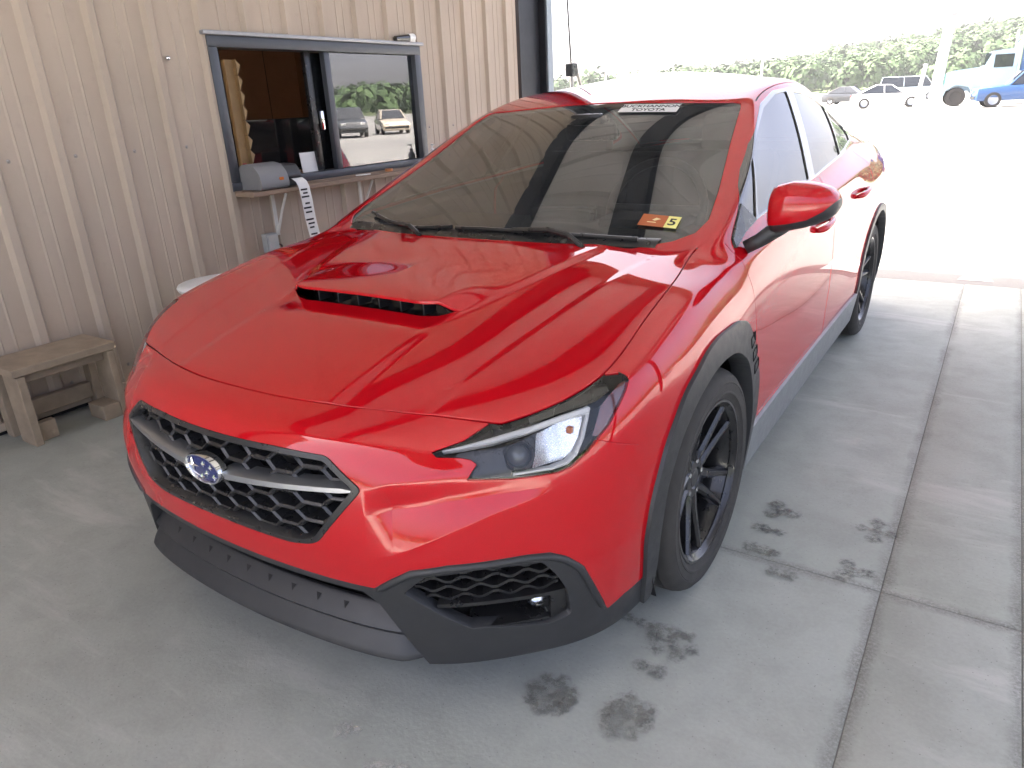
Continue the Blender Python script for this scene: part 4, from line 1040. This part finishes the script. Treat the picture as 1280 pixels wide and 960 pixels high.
MB().box((-.03, -.03, 0), (.0, .03, .70), .003).build('backing_strip', WOODY, jamb)
for k in range(8): MB().add([(-.004, .028, .02+.085*k), (.03, .028, .02+.085*k), (.03, .028, .104+.085*k), (-.004, .028, .104+.085*k), (-.004, .034, .02+.085*k), (.03, .036, .03+.085*k), (.03, .056, .075+.085*k), (-.004, .052, .075+.085*k)], [(0, 1, 2, 3), (4, 7, 6, 5), (0, 4, 5, 1), (1, 5, 6, 2), (2, 6, 7, 3), (3, 7, 4, 0)]).build('notched_slat', WOODY, jamb)
pap = MB().box((-.004, -.09, 0), (.0, .09, .17)).build('paper_sheet', PAPER); pap.location = (-2.42, 1.66, .955); pap.rotation_euler = (0, R(-6), 0); tag(pap, 'white paper sheet leaning behind the open half of the window', 'paper')
brd = MB().box((-.006, -.37, 0), (.0, .37, .17), .002).build('white_board', PAPER); brd.location = (WX-.022, 2.30, 1.003); tag(brd, 'long white board standing behind the fixed window pane', 'board')
# shelf with its brackets
WOODS = simple('weathered_shelf', (.27, .19, .135), .75, var=.35, scale=9, bump=.3)
shelf = empty('window_shelf', (WX, WY0, .955)); tag(shelf, 'worn wooden shelf on white brackets under the service window', 'shelf')
bd = MB().box((.034, .0, -.034), (.20, W_+.03, -.006), .005).build('shelf_board', WOODS, shelf); MB().box((.034, -.002, -.006), (.10, W_+.02, -.001)).build('shelf_edge', WOODS, shelf)
WHT = simple('bracket_white', (.62, .60, .56), .5)
for y in (.26, 1.02):
    b = empty('bracket', (0, y, 0), 0, shelf)
    MB().box((.03, -.008, -.30), (.036, .016, -.036)).build('wall_leg', WHT, b); MB().tube([(.034, .004, -.29), (.10, .004, -.15), (.165, .004, -.04)], .008, 6).build('brace', WHT, b)
# label printer and its strip of labels
PRG = simple('printer_grey', (.20, .20, .205), .5, var=.06)
pr = empty('label_printer', (-2.255, 1.17, .955)); tag(pr, 'grey label printer feeding a paper strip at the left end of the shelf', 'printer')
bmx = [(-.10, 0), (.09, 0), (.098, .03), (.085, .09), (.04, .135), (-.03, .148), (-.085, .135), (-.10, .09)]
MB().prism(round_poly(bmx, .02, 3), lambda a, b, d: (a, d, b), -.155, .05).build('case', PRG, pr, angle=35)
MB().prism(round_poly([(-.10, 0), (.07, 0), (.078, .07), (.04, .125), (-.08, .13)], .015, 3), lambda a, b, d: (a, d, b), .052, .165).build('paper_cover', simple('printer_dark', (.045, .046, .05), .35), pr, angle=35)
MB().box((.06, .07, .035), (.082, .155, .055), .003).build('exit_slot', DARK, pr); MB().box((.092, -.02, .045), (.097, .012, .062), .002).build('status_button', AMBER, pr)
strip = empty('label_strip', (-2.16, 1.285, .985)); tag(strip, 'long white strip of printed labels hanging from the printer over the shelf', 'paper')
path = [(-.03, .015), (.0, .012), (.03, -.005), (.045, -.04), (.048, -.12), (.045, -.22), (.052, -.31), (.062, -.40)]; V_ = []
for i, (x, z) in enumerate(path):
    for y in (-.042, .042): V_.append((x+.0, y+.03*(z/-.4 if z < 0 else 0), z))
MB().add(V_, [(2*i, 2*i+1, 2*i+3, 2*i+2) for i in range(len(path)-1)]).build('paper_web', PAPER, strip, True)
for i in range(3, 7):
    (x0, z0), (x1, z1) = path[i], path[i+1]
    for j in range(3):
        t = .15+.27*j; x = x0+(x1-x0)*t; z = z0+(z1-z0)*t; w_ = (.028, .02, .033)[(j+i) % 3]; yo = .03*(z/-.4 if z < 0 else 0)-.004*((i+j) % 2)
        MB().box((x+.0012, yo-w_, z-.006), (x+.0022, yo+w_*.8, z+.004)).build('print_line', INK, strip)
# small things on and round the shelf
bot = empty('soap_bottle', (-2.27, 2.735, .957)); tag(bot, 'small white pump bottle at the far right end of the shelf', 'bottle')
MB().lathe([(.0001, 0), (.026, 0), (.028, .004), (.028, .07), (.018, .088), (.010, .092), (.010, .10)], lambda x, y, h: (x, y, h), 20).build('body', WHITEP, bot, True)
MB().lathe([(.013, .098), (.013, .112), (.004, .113), (.004, .135), (.010, .136), (.010, .145), (.0001, .146)], lambda x, y, h: (x, y, h), 14).tube([(0, 0, .14), (.03, -.01, .138)], .004, 6).build('pump', WHITEP, bot)
tapeo = MB().lathe([(.018, 0), (.028, 0), (.028, .018), (.018, .018)], lambda x, y, h: (x, y, h), 20, True).build('tape_roll', simple('tape_orange', (.55, .22, .08), .5)); tapeo.location = (-2.22, 2.17, .953); tag(tapeo, 'little orange tape roll on the middle of the shelf', 'tape')
pen = MB().tube([(-2.24, 1.86, .955), (-2.20, 1.96, .955)], .005, 8).build('marker_pen', WHITEP); tag(pen, 'white marker pen lying on the shelf left of the tape', 'pen')
redb = MB().lathe([(.0001, 0), (.02, 0), (.022, .005), (.022, .10), (.012, .12), (.012, .14), (.0001, .14)], lambda x, y, h: (x, y, h), 16).build('red_spray_can', simple('red_can', (.35, .02, .03), .4)); redb.location = (-2.44, 1.135, .957); tag(redb, 'small dark red can in the lower left corner of the window', 'can')
camo = empty('security_camera', (WX+.03, WY1-.12, WZ1+.03)); tag(camo, 'small black and white camera on top of the window frame', 'camera')
MB().tube([(.02, -.16, .012), (.02, -.02, .022)], [.018, .026], 14).build('camera_body', GLOSSB, camo, angle=40); MB().tube([(.02, -.02, .022), (.02, .035, .026)], [.028, .030], 14).build('camera_shell', WHITEP, camo, angle=40); MB().box((-.03, .0, -.003), (.03, .05, .004)).build('mount', WHITEP, camo)
outl = empty('outlet_box', (WX, 1.165, .56)); tag(outl, 'grey weatherproof outlet box on the wall under the shelf', 'outlet')
MB().box((.0, -.055, .0), (.05, .03, .115), .006).build('box', simple('outlet_grey', (.34, .35, .35), .45), outl); MB().box((.05, -.05, .004), (.064, .025, .11), .004).build('cover', simple('outlet_cover', (.42, .43, .43), .4), outl); MB().tube([(.02, .035, .05), (.04, .06, .03), (.03, .07, -.03)], .006, 6).build('cord', TRIM, outl)
# wooden step stool
WOODD = simple('dusty_old_wood', (.29, .225, .16), .8, var=.35, scale=14, bump=.5)
stl = empty('step_stool', (-2.19, -.32, 0)); tag(stl, 'small rough wooden step stool against the wall at the left', 'stool')
def plank(name, lo, hi, parent=stl): return MB().box(lo, hi, .004).build(name, WOODD, parent)
plank('top_board', (-.15, -.235, .338), (.145, .235, .374)); plank('side_leg', (.0, -.222, 0), (.14, -.186, .334)); plank('side_leg', (.0, .186, 0), (.14, .222, .334)); plank('rear_leg', (-.145, -.222, 0), (-.08, -.186, .334)); plank('rear_leg', (-.145, .186, 0), (-.08, .222, .334))
plank('runner', (.06, -.184, .0), (.10, -.10, .09)); plank('runner', (-.14, -.184, .06), (-.10, .184, .14)); plank('runner', (.0, .10, .0), (.14, .184, .075)); plank('brace_board', (-.10, -.184, .29), (.10, .184, .334))
# white plastic stool, only its seat shows over the hood
wst = empty('plastic_stool', (-2.0, .50, 0)); tag(wst, 'white plastic stool whose seat shows behind the far edge of the hood', 'stool')
MB().lathe([(.0001, .455), (.15, .455), (.185, .448), (.192, .435), (.185, .418), (.15, .405), (.0001, .402)], lambda x, y, h: (x, y*1.1, h+.10), 32).build('seat', WHITEP, wst, angle=50)
for a, b in ((1, 1), (1, -1), (-1, 1), (-1, -1)): MB().tube([(.11*a, .12*b, .505), (.15*a, .165*b, 0)], [.02, .017], 10).build('leg', WHITEP, wst, True)

# roof of the bay
CEIL = make_siding('ceiling_sheet', (.74, .74, .73)); BEAM = simple('purlin_dark', (.018, .02, .026), .5, .2, var=.2)
roof = empty('bay_roof', (0, 0, 0)); tag(roof, 'ribbed metal roof with dark purlins over the bay', 'roof')
RX0, RX1, RY0, RY1 = -2.45, 5.6, -3.7, 4.72
for k in range(12):
    y0 = RY0+(RY1-RY0)*k/12; y1 = RY0+(RY1-RY0)*(k+1)/12; V_ = []; n = 0; pr_ = rib_profile(y0, y1)
    for y, dx in pr_: V_ += [(RX0, y, 4.42-dx), (RX1, y, 4.42-dx), (RX0, y, 4.428-dx), (RX1, y, 4.428-dx)]
    F_ = []
    for i in range(len(pr_)-1): a, b = i*4, i*4+4; F_ += [(a, a+1, b+1, b), (a+2, b+2, b+3, a+3)]
    MB().add(V_, F_).build('roof_sheet', CEIL, roof)
for x in (-2.27, -.84, 2.05, 3.50, 4.95):
    MB().box((x-.15, RY0, 4.19), (x+.15, RY1, 4.21)).box((x-.01, RY0, 4.21), (x+.01, RY1, 4.375)).box((x-.15, RY0, 4.375), (x+.15, RY1, 4.389)).build('purlin', BEAM, roof)
for y in (RY0, RY1-.02): MB().box((RX0, y, 3.95), (RX1, y+.02, 4.47)).build('fascia', SIDING, roof)
colm = empty('steel_column', (WX, 4.42, 0)); tag(colm, 'dark steel column at the end of the tan siding wall', 'column')
CLM = simple('column_steel', (.022, .024, .03), .45, .2, var=.3, scale=6); CL2 = simple('column_edge', (.28, .33, .37), .5)
MB().box((-.14, -.235, 0), (.02, -.215, 4.19)).build('flange', CLM, colm); MB().box((-.065, -.214, 0), (-.05, .214, 4.19)).build('web', CLM, colm); MB().box((-.14, .215, 0), (.02, .235, 4.19)).build('flange', CLM, colm); MB().box((-.12, .236, 0), (.03, .33, 4.19)).build('edge_trim', CL2, colm)
for k in range(9):
    bo = MB().lathe([(.0001, .012), (.012, .012), (.014, 0)], lambda x, y, h: (h, x, y), 6).build('bolt', STEEL, colm); bo.location = (-.048, -.15, .3+.42*k)
for x, y in ((5.4, -3.5), (5.4, -.5), (5.4, 4.5), (-2.37, -3.6)):
    c = empty('steel_post', (x, y, 0)); tag(c, 'dark steel roof post at %s of the bay' % {(5.4, -3.5): 'the open near right corner', (5.4, -.5): 'the middle of the open right side', (5.4, 4.5): 'the far right corner', (-2.37, -3.6): 'the near end of the wall'}[(x, y)], 'post', 'roof posts round the bay')
    MB().box((-.09, -.09, 0), (.09, -.075, 4.19)).build('flange', CLM, c); MB().box((-.01, -.074, 0), (.01, .074, 4.19)).build('web', CLM, c); MB().box((-.09, .075, 0), (.09, .09, 4.19)).build('flange', CLM, c)

# ---------------------------------------------------------------- outside: lot, vehicles, hill
def make_asphalt():
    m = NT('lot_asphalt'); p = m.world_pos(); n = m.noise(p, .15, 6, .6); n2 = m.noise(p, 30, 5, .7)
    c = m.mix(m.ramp(n, [(.3, 0), (.7, 1)]), (.15, .15, .147), (.21, .207, .20)); c = m.mix(m.ramp(n2, [(.3, .3), (.7, 0)]), c, (.11, .11, .11))
    m.bsdf(c, .85, 0, .3, normal=m.bump(n2, .4, .006)); return m.m
lot = MB().box((-900, -900, -.5), (900, 900, -.024)).build('parking_lot', make_asphalt()); tag(lot, None, kind='structure')
stripe = MB().box((1.33, 4.62, -.0235), (1.46, 11.0, -.0195)).add([(1.28, 4.42, -.0195), (1.51, 4.42, -.0195), (1.46, 4.62, -.0195), (1.33, 4.62, -.0195)], [(0, 1, 2, 3)]).build('lane_stripe', simple('road_white', (.72, .72, .70), .7, var=.15), lot)
def loft_car(name, label, loc, rz, paint, kind='sedan', group='vehicles parked in the far lot', scale=1.0):
    """small far vehicle: lofted body, glasshouse, four wheels, lamps; front towards -y"""
    t = empty(name, loc, rz); tag(t, label, {'sedan': 'car', 'suv': 'car', 'pickup': 'truck', 'van': 'van'}[kind], group); t.scale = (scale,)*3
    prof = {'sedan': [(-2.2, .55, .30), (-2.1, .70, .22), (-1.2, .86, .2), (-.9, .9, .2), (1.4, .95, .2), (2.1, .92, .22), (2.25, .70, .3)],
            'suv': [(-2.2, .65, .34), (-2.1, .85, .28), (-1.2, 1.0, .26), (-.9, 1.03, .26), (1.9, 1.06, .26), (2.15, 1.0, .3), (2.25, .8, .35)],
            'pickup': [(-2.6, .75, .4), (-2.5, 1.0, .34), (-1.3, 1.1, .34), (-1.1, 1.12, .34), (2.3, 1.12, .36), (2.6, 1.08, .4), (2.62, .8, .45)],
            'van': [(-2.5, .7, .35), (-2.4, 1.0, .3), (-1.9, 1.15, .3), (-1.6, 1.2, .3), (2.3, 1.2, .3), (2.5, 1.15, .32), (2.55, .8, .36)]}[kind]
    roof_ = {'sedan': [(-.85, .91, .76), (-.15, 1.40, .60), (.75, 1.43, .60), (1.75, .95, .74)], 'suv': [(-.9, 1.04, .8), (-.2, 1.62, .66), (1.7, 1.66, .66), (2.15, 1.08, .78)],
             'pickup': [(-1.05, 1.13, .84), (-.45, 1.78, .70), (.75, 1.80, .70), (1.0, 1.14, .84)], 'van': [(-1.85, 1.2, .84), (-1.2, 2.0, .78), (2.3, 2.05, .78), (2.5, 1.22, .84)]}[kind]
    w = MB(); V_ = []; hw = .88 if kind != 'pickup' else .97; m = 9
    for i, (y, zt, zb) in enumerate(prof):
        k = hw*(.86 if i in (0, len(prof)-1) else (.97 if i in (1, len(prof)-2) else 1))
        for x, z in ((-.9, zb), (-1, zb+.2), (-1, zt-.22), (-.95, zt-.05), (-.6, zt), (.6, zt), (.95, zt-.05), (1, zt-.22), (1, zb+.2), (.9, zb)): V_.append((x*k, y, z))
    m = 10; F_ = [(i*m+q, i*m+(q+1) % m, (i+1)*m+(q+1) % m, (i+1)*m+q) for i in range(len(prof)-1) for q in range(m)]+[tuple(range(m))[::-1], tuple((len(prof)-1)*m+q for q in range(m))]
    w.add(V_, F_).build('body', paint, t, angle=35)
    g = MB(); V_ = []
    for y, z, x in roof_: V_ += [(-x, y, z), (x, y, z)]
    b = [(-roof_[0][2]-.02, roof_[0][1]-.06), ]
    yb0, yb3 = roof_[0][0], roof_[3][0]
    g.add(V_, [(0, 1, 3, 2), (4, 5, 7, 6), (0, 2, 4, 6), (1, 7, 5, 3)]).build('glasshouse', SDGLASS_FAR, t)
    r2 = MB(); (y1, z1, x1), (y2, z2, x2) = roof_[1], roof_[2]
    r2.add([(-x1, y1, z1+.004), (x1, y1, z1+.004), (x2, y2, z2+.004), (-x2, y2, z2+.004), (-x1+.06, y1+.12, z1+.035), (x1-.06, y1+.12, z1+.035), (x2-.06, y2-.1, z2+.03), (-x2+.06, y2-.1, z2+.03)], [(4, 5, 6, 7), (0, 1, 5, 4), (1, 2, 6, 5), (2, 3, 7, 6), (3, 0, 4, 7)]).build('roof_skin', paint, t)
    for sd in (1, -1):
        for (ya, za, xa), (yb, zb_, xb) in ((roof_[0], roof_[1]), (roof_[2], roof_[3])):
            MB().tube([(sd*(xa+.005), ya, za), (sd*(xb+.005), yb, zb_)], .035, 6).build('pillar', paint, t)
        ym = (roof_[1][0]+roof_[2][0])/2; zb2 = (roof_[0][1]+roof_[3][1])/2
        MB().tube([(sd*(roof_[0][2]+.01), ym-.05, zb2), (sd*(roof_[1][2]+.005), ym, roof_[1][1])], .03, 6).build('pillar', paint, t)
    yw = (prof[0][0]+.85, prof[-1][0]-.85); rw = .33 if kind != 'pickup' else .39
    for y in yw:
        for sd in (1, -1):
            ww = empty('wheel', (sd*(hw-.10), y, rw), 0, t)
            MB().lathe([(rw*.62, .11), (rw*.96, .10), (rw, .07), (rw, -.1), (rw*.6, -.1)], lambda x, y_, h, sd=sd: (h*sd, x, y_), 24).build('tyre', RUBBER, ww, angle=40)
            MB().lathe([(.0001, .06), (rw*.2, .08), (rw*.55, .075), (rw*.66, .10)], lambda x, y_, h, sd=sd: (h*sd, x, y_), 16).build('rim', SILVER, ww, angle=40)
    for sd in (1, -1):
        MB().box((sd*hw*.62-.14, prof[0][0]-.012+.02, prof[1][1]-.16), (sd*hw*.62+.14, prof[0][0]+.12, prof[1][1]-.04), .015).build('headlamp', CHROME, t)
        MB().box((sd*hw*.66-.12, prof[-1][0]-.10, prof[-2][1]-.22), (sd*hw*.66+.12, prof[-1][0]+.008, prof[-2][1]-.08), .015).build('tail_lamp', simple('tail_red', (.4, .01, .01), .1), t)
    MB().box((-hw*.8, prof[0][0]-.03, prof[0][2]+.05), (hw*.8, prof[0][0]+.05, prof[0][2]+.17), .02).build('bumper', TRIM, t); MB().box((-hw*.8, prof[-1][0]-.05, prof[-1][2]+.05), (hw*.8, prof[-1][0]+.03, prof[-1][2]+.17), .02).build('bumper', TRIM, t)
    return t
SDGLASS_FAR = simple('far_car_glass', (.02, .024, .028), .06, coat=1)
PW = simple('far_white_paint', (.72, .72, .72), .3, coat=1, var=.03); PR = simple('far_red_paint', (.5, .02, .02), .3, coat=1, var=.05); PT = simple('far_tan_paint', (.48, .42, .33), .3, coat=1, var=.05); PG = simple('far_dark_paint', (.04, .045, .05), .25, coat=1); PB = simple('far_blue_paint', (.03, .09, .24), .3, coat=1); PS = simple('far_silver_paint', (.42, .43, .45), .3, .5, coat=1)
# placed where they stand in the lot
def gnd(px, py, dist):
    """lot position under a viewing direction at a given distance"""
    d = _f+_r*(px-640)/FPX-_u*(py-480)/FPX; d = d/np.linalg.norm(d[:2]); p = CAM+d*dist; return (float(p[0]), float(p[1]), -.024)
loft_car('parked_sedan', 'white sedan parked broadside in the bright lot left of the leaning pole', gnd(1108, 133, 57), R(100), PW, 'sedan')
loft_car('parked_sedan', 'low dark sedan far in the lot just behind the red roof line', gnd(1062, 125, 75), R(80), PG, 'sedan')
loft_car('parked_suv', 'red car far behind the column, nearest it', gnd(693, 118, 62), R(70), PR, 'suv')
loft_car('parked_suv', 'red car far behind the windscreen corner, right of another red one', gnd(727, 116, 64), R(70), PR, 'suv')
loft_car('parked_pickup', 'dark blue pickup at the right edge of the view in front of the big truck', gnd(1284, 128, 50), R(-80), PB, 'pickup')
loft_car('parked_van', 'pale blue van standing behind the white sedan', gnd(1135, 128, 80), R(95), simple('far_pale_blue', (.42, .5, .55), .35, coat=1), 'van')
# box trailers beyond the roof of the red car
for px, l_, col_, lab in ((800, 5.2, (.72, .72, .72), 'white box trailer far beyond the car roof, left of its twin'), (842, 3.4, (.7, .71, .72), 'shorter white box trailer far beyond the car roof')):
    x, y, z = gnd(px, 110, 85); t = empty('box_trailer', (x, y, z), R(62)); tag(t, lab, 'trailer', 'white box trailers')
    MB().box((-1.2, -l_/2, 1.0), (1.2, l_/2, 3.7), .03).build('box', PW, t); MB().box((-1.0, -l_/2, .75), (1.0, l_/2, 1.0)).build('chassis', TRIM, t)
    for yy in (-.6, .6):
        for sd in (1, -1): MB().lathe([(.2, .12), (.45, .12), (.48, .08), (.48, -.12), (.2, -.12)], lambda a, b, h, yy=yy, sd=sd: (sd*1.02+h, yy+a+l_/4, .48+b), 18, True).build('wheel', RUBBER, t)
# semi truck tractor
x, y, z = gnd(1262, 126, 55); trk = empty('semi_truck', (x, y, z), R(-82)); tag(trk, 'pale blue long-nosed semi truck at the right edge of the far lot', 'truck')
PTK = simple('truck_pale_blue', (.30, .42, .50), .3, coat=1); GRN = simple('truck_green', (.05, .16, .14), .3, coat=1)
MB().prism(round_poly([(-3.6, .9), (-3.55, 1.85), (-3.3, 1.98), (-1.7, 2.15), (-1.7, .8)], .1, 3), lambda a, b, d: (d, a, b), -.72, .72).build('engine_hood', PTK, trk, angle=35)
MB().prism(round_poly([(-1.7, .8), (-1.7, 2.15), (-1.35, 2.95), (-.1, 3.05), (-.1, .8)], .08, 3), lambda a, b, d: (d, a, b), -1.05, 1.05).build('cab', PTK, trk, angle=35)
MB().prism(round_poly([(-.1, 1.0), (-.1, 3.3), (.5, 3.75), (1.9, 3.75), (1.9, 1.0)], .15, 3), lambda a, b, d: (d, a, b), -1.1, 1.1).build('sleeper', PB, trk, angle=35)
MB().box((-.85, -1.72, 2.2), (.85, -1.35, 2.85)).build('windshield', SDGLASS_FAR, trk)
for sd in (1, -1):
    MB().box((sd*1.055-.01, -1.25, 2.05), (sd*1.055+.01, -.3, 2.75)).build('side_window', SDGLASS_FAR, trk)
    MB().prism([(-3.75, .6), (-3.6, 1.15), (-3.0, 1.4), (-2.3, 1.3), (-1.9, .7), (-2.1, .7), (-2.4, 1.1), (-3.0, 1.2), (-3.5, .95), (-3.6, .6)], lambda a, b, d: (d, a, b), sd*.75, sd*1.15).build('fender', PTK, trk)
    MB().tube([(sd*1.15, -.02, 1.2), (sd*1.15, -.02, 4.1)], .08, 10).build('exhaust_stack', CHROME, trk)
    MB().tube([(sd*.9, .2, .7), (sd*.9, 1.4, .7)], .3, 14).build('fuel_tank', CHROME, trk)
    for yy in (-2.95, 2.4, 3.7):
        MB().lathe([(.0001, .1), (.28, .12), (.3, .16), (.5, .16), (.53, .1), (.53, -.16), (.2, -.16)], lambda a, b, h, yy=yy, sd=sd: (sd*(.95+h), yy+a, .53+b), 22).build('wheel', RUBBER, trk, angle=40)
MB().box((-.55, -.1, .75), (.55, 4.2, 1.0)).build('frame_rail', TRIM, trk); MB().box((-1.1, -3.85, .45), (1.1, -3.65, .85), .03).build('bumper', CHROME, trk); MB().box((-.5, -3.63, 1.0), (.5, -3.58, 1.85)).build('radiator_grille', GRN, trk)
# light pole and slim posts
x, y, z = gnd(1165, 132, 48)
pole = empty('light_pole', (x, y, z)); tag(pole, 'tall white leaning light pole in the lot', 'pole')
MB().tube([(0, 0, 0), (.55, .0, 9.5)], [.28, .20], 14).build('shaft', WHITEP, pole, True); MB().box((-.3, -.3, 0), (.3, .3, .25), .03).build('base', simple('pole_base', (.5, .5, .48), .8), pole); MB().box((.45, -.5, 8.6), (1.9, .5, 8.8), .03).build('lamp_head', STEEL, pole); MB().box((.30, -.28, 4.6), (.62, -.2, 4.75)).build('sign_bracket', STEEL, pole)
for px, py, dd, h_, rad, lab in ((1143, 130, 45, 2.3, .09, 'short leaning white post in front of the white sedan'), (950, 118, 70, 4.6, .10, 'thin white post rising behind the red car roof'), (757, 118, 66, 5.5, .06, 'slim grey post among the far red cars')):
    x, y, z = gnd(px, py, dd); t = empty('slim_post', (x, y, z)); tag(t, lab, 'post', 'slim posts in the lot')
    MB().tube([(0, 0, 0), (.12*h_ if px == 1143 else .02, 0, h_)], rad, 8).build('shaft', WHITEP, t); MB().lathe([(rad*1.6, 0), (rad*1.6, .05), (rad, .06)], lambda a, b, h: (a, b, h), 10).build('collar', STEEL, t)
# boom and cable hanging by the column
bar_ = empty('gate_boom', (-2.25, 4.95, 0)); tag(bar_, 'thin grey raised gate boom with hanging cable beside the steel column', 'boom')
MB().tube([(0, 0, 0), (0, 0, 1.65)], .02, 8).build('stand', STEEL, bar_); MB().tube([(0, 0, 1.6), (.0, -.08, 2.4), (0, -.12, 3.2)], .009, 8).build('cable', TRIM, bar_); MB().tube([(0, .05, 1.72), (.02, .38, 1.1), (.04, .5, .7)], .018, 8).build('boom_arm', STEEL, bar_); MB().box((-.04, -.06, 1.58), (.04, .06, 1.70), .01).build('hinge_box', TRIM, bar_)
# cars that the window pane mirrors, parked out on the open right side
loft_car('parked_sedan', 'tan sedan out on the open right side, mirrored in the window pane', (27, 35.0, -.024), R(-50), PT, 'sedan')
loft_car('parked_suv', 'dark car beside the tan sedan, mirrored in the window pane', (27, 31.3, -.024), R(-50), PG, 'suv')

# wooded hills all round
def hill_h(az, d):
    """height of the ground at an azimuth (degrees from +y to +x) and distance"""
    base = float(np.interp(az, [-180, -120, -60, -30, -24, -20.7, -12.3, -7, -2.2, 1.3, 15, 27, 36, 60, 120, 180], [12, 18, 8, 1, 1.5, 5.5, 10, 15, 20, 19, 22, 14, 5, 6, 20, 12]))+1.2*math.sin(R(az)*29)+.7*math.sin(R(az)*61)
    return base*min(1, max(0, (d-230)/190))**1.2
V_, F_ = [], []; na, nd = 180, 9
ds = [220, 250, 280, 310, 345, 380, 420, 480, 700]
for i in range(na):
    az = 360*i/na
    for d in ds:
        h = hill_h((az+180) % 360-180, min(d, 420)); V_.append((d*math.sin(R(az)), d*math.cos(R(az)), -1.0+h+(0 if d <= 420 else 2)))
for i in range(na):
    for k in range(nd-1): a = i*nd+k; b = ((i+1) % na)*nd+k; F_.append((a, a+1, b+1, b))
hl_ = MB().add(V_, F_).build('hills', simple('hill_grass', (.07, .10, .035), .9, var=.3, scale=.05), None, True); tag(hl_, None, kind='structure')
def make_foliage():
    m = NT('far_foliage'); p = m.world_pos(); n = m.noise(p, .06, 4, .6); n2 = m.noise(p, .9, 5, .7)
    c = m.mix(m.ramp(n, [(.3, 0), (.7, 1)]), (.032, .06, .026), (.06, .10, .036)); c = m.mix(m.ramp(n2, [(.35, .3), (.6, 0)]), c, (.03, .05, .02)); m.bsdf(c, .8, 0, .2); return m.m
rs = np.random.RandomState(3); Vs, Fs = [], []; off = 0; cents = []
for i in range(3400):
    az = rs.uniform(-32, 28) if i < 1900 else (rs.uniform(28, 85) if i < 2900 else rs.uniform(85, 328)); az = (az+180) % 360-180
    d = 228+200*rs.uniform(0, 1)**.75; r_ = rs.uniform(2.6, 5.0); nq = 210 if abs(az) < 32 else 90
    c = np.array([d*math.sin(R(az)), d*math.cos(R(az)), -1+hill_h(az, d)+r_*.9])
    u_ = rs.normal(size=(nq, 3)); u_ /= np.linalg.norm(u_, axis=1)[:, None]; u_[:, 2] = np.where(u_[:, 2] < -.4, -u_[:, 2], u_[:, 2])
    lob = 1+.25*np.sin(u_[:, 0]*4+i)+.2*np.cos(u_[:, 1]*5+i*2)
    pc = c+u_*np.array([r_, r_, r_*1.15])*(lob*rs.uniform(.72, 1.0, nq))[:, None]
    n_ = u_+rs.normal(size=(nq, 3))*.22; n_ /= np.linalg.norm(n_, axis=1)[:, None]
    t1 = np.cross(n_, rs.normal(size=(nq, 3))); t1 /= np.linalg.norm(t1, axis=1)[:, None]; t2 = np.cross(n_, t1)
    h = rs.uniform(.28, .75, (nq, 1))*(1 if nq > 100 else 1.6); q = np.stack([pc-t1*h-t2*h*.6, pc+t1*h-t2*h*.8, pc+t1*h*.8+t2*h, pc-t1*h*.7+t2*h*.8], 1).reshape(-1, 3)
    Vs.append(q); Fs.append(np.arange(nq*4).reshape(-1, 4)+off); off += nq*4
Vs = np.vstack(Vs); Fs = np.vstack(Fs)
me = bpy.data.meshes.new('far_woods'); me.vertices.add(len(Vs)); me.vertices.foreach_set('co', Vs.ravel()); me.loops.add(Fs.size); me.loops.foreach_set('vertex_index', Fs.ravel().astype(np.int32))
me.polygons.add(len(Fs)); me.polygons.foreach_set('loop_start', np.arange(0, Fs.size, 4, dtype=np.int32)); me.update(calc_edges=True); me.materials.append(make_foliage())
fo = link(bpy.data.objects.new('far_woods', me)); tag(fo, 'hazy green woods covering the hills beyond the lot', 'woods', kind='stuff')
# the hazy air
hz = NT('haze_air'); vol = hz.n('ShaderNodeVolumePrincipled'); vol.inputs['Color'].default_value = (.93, .96, 1, 1); vol.inputs['Density'].default_value = .00028; vol.inputs['Anisotropy'].default_value = .3
hz.l(vol.outputs[0], hz.out.inputs['Volume'])
haze = MB().box((-905, -905, -2), (905, 905, 70)).build('haze', hz.m); tag(haze, None, kind='stuff'); haze.visible_shadow = True
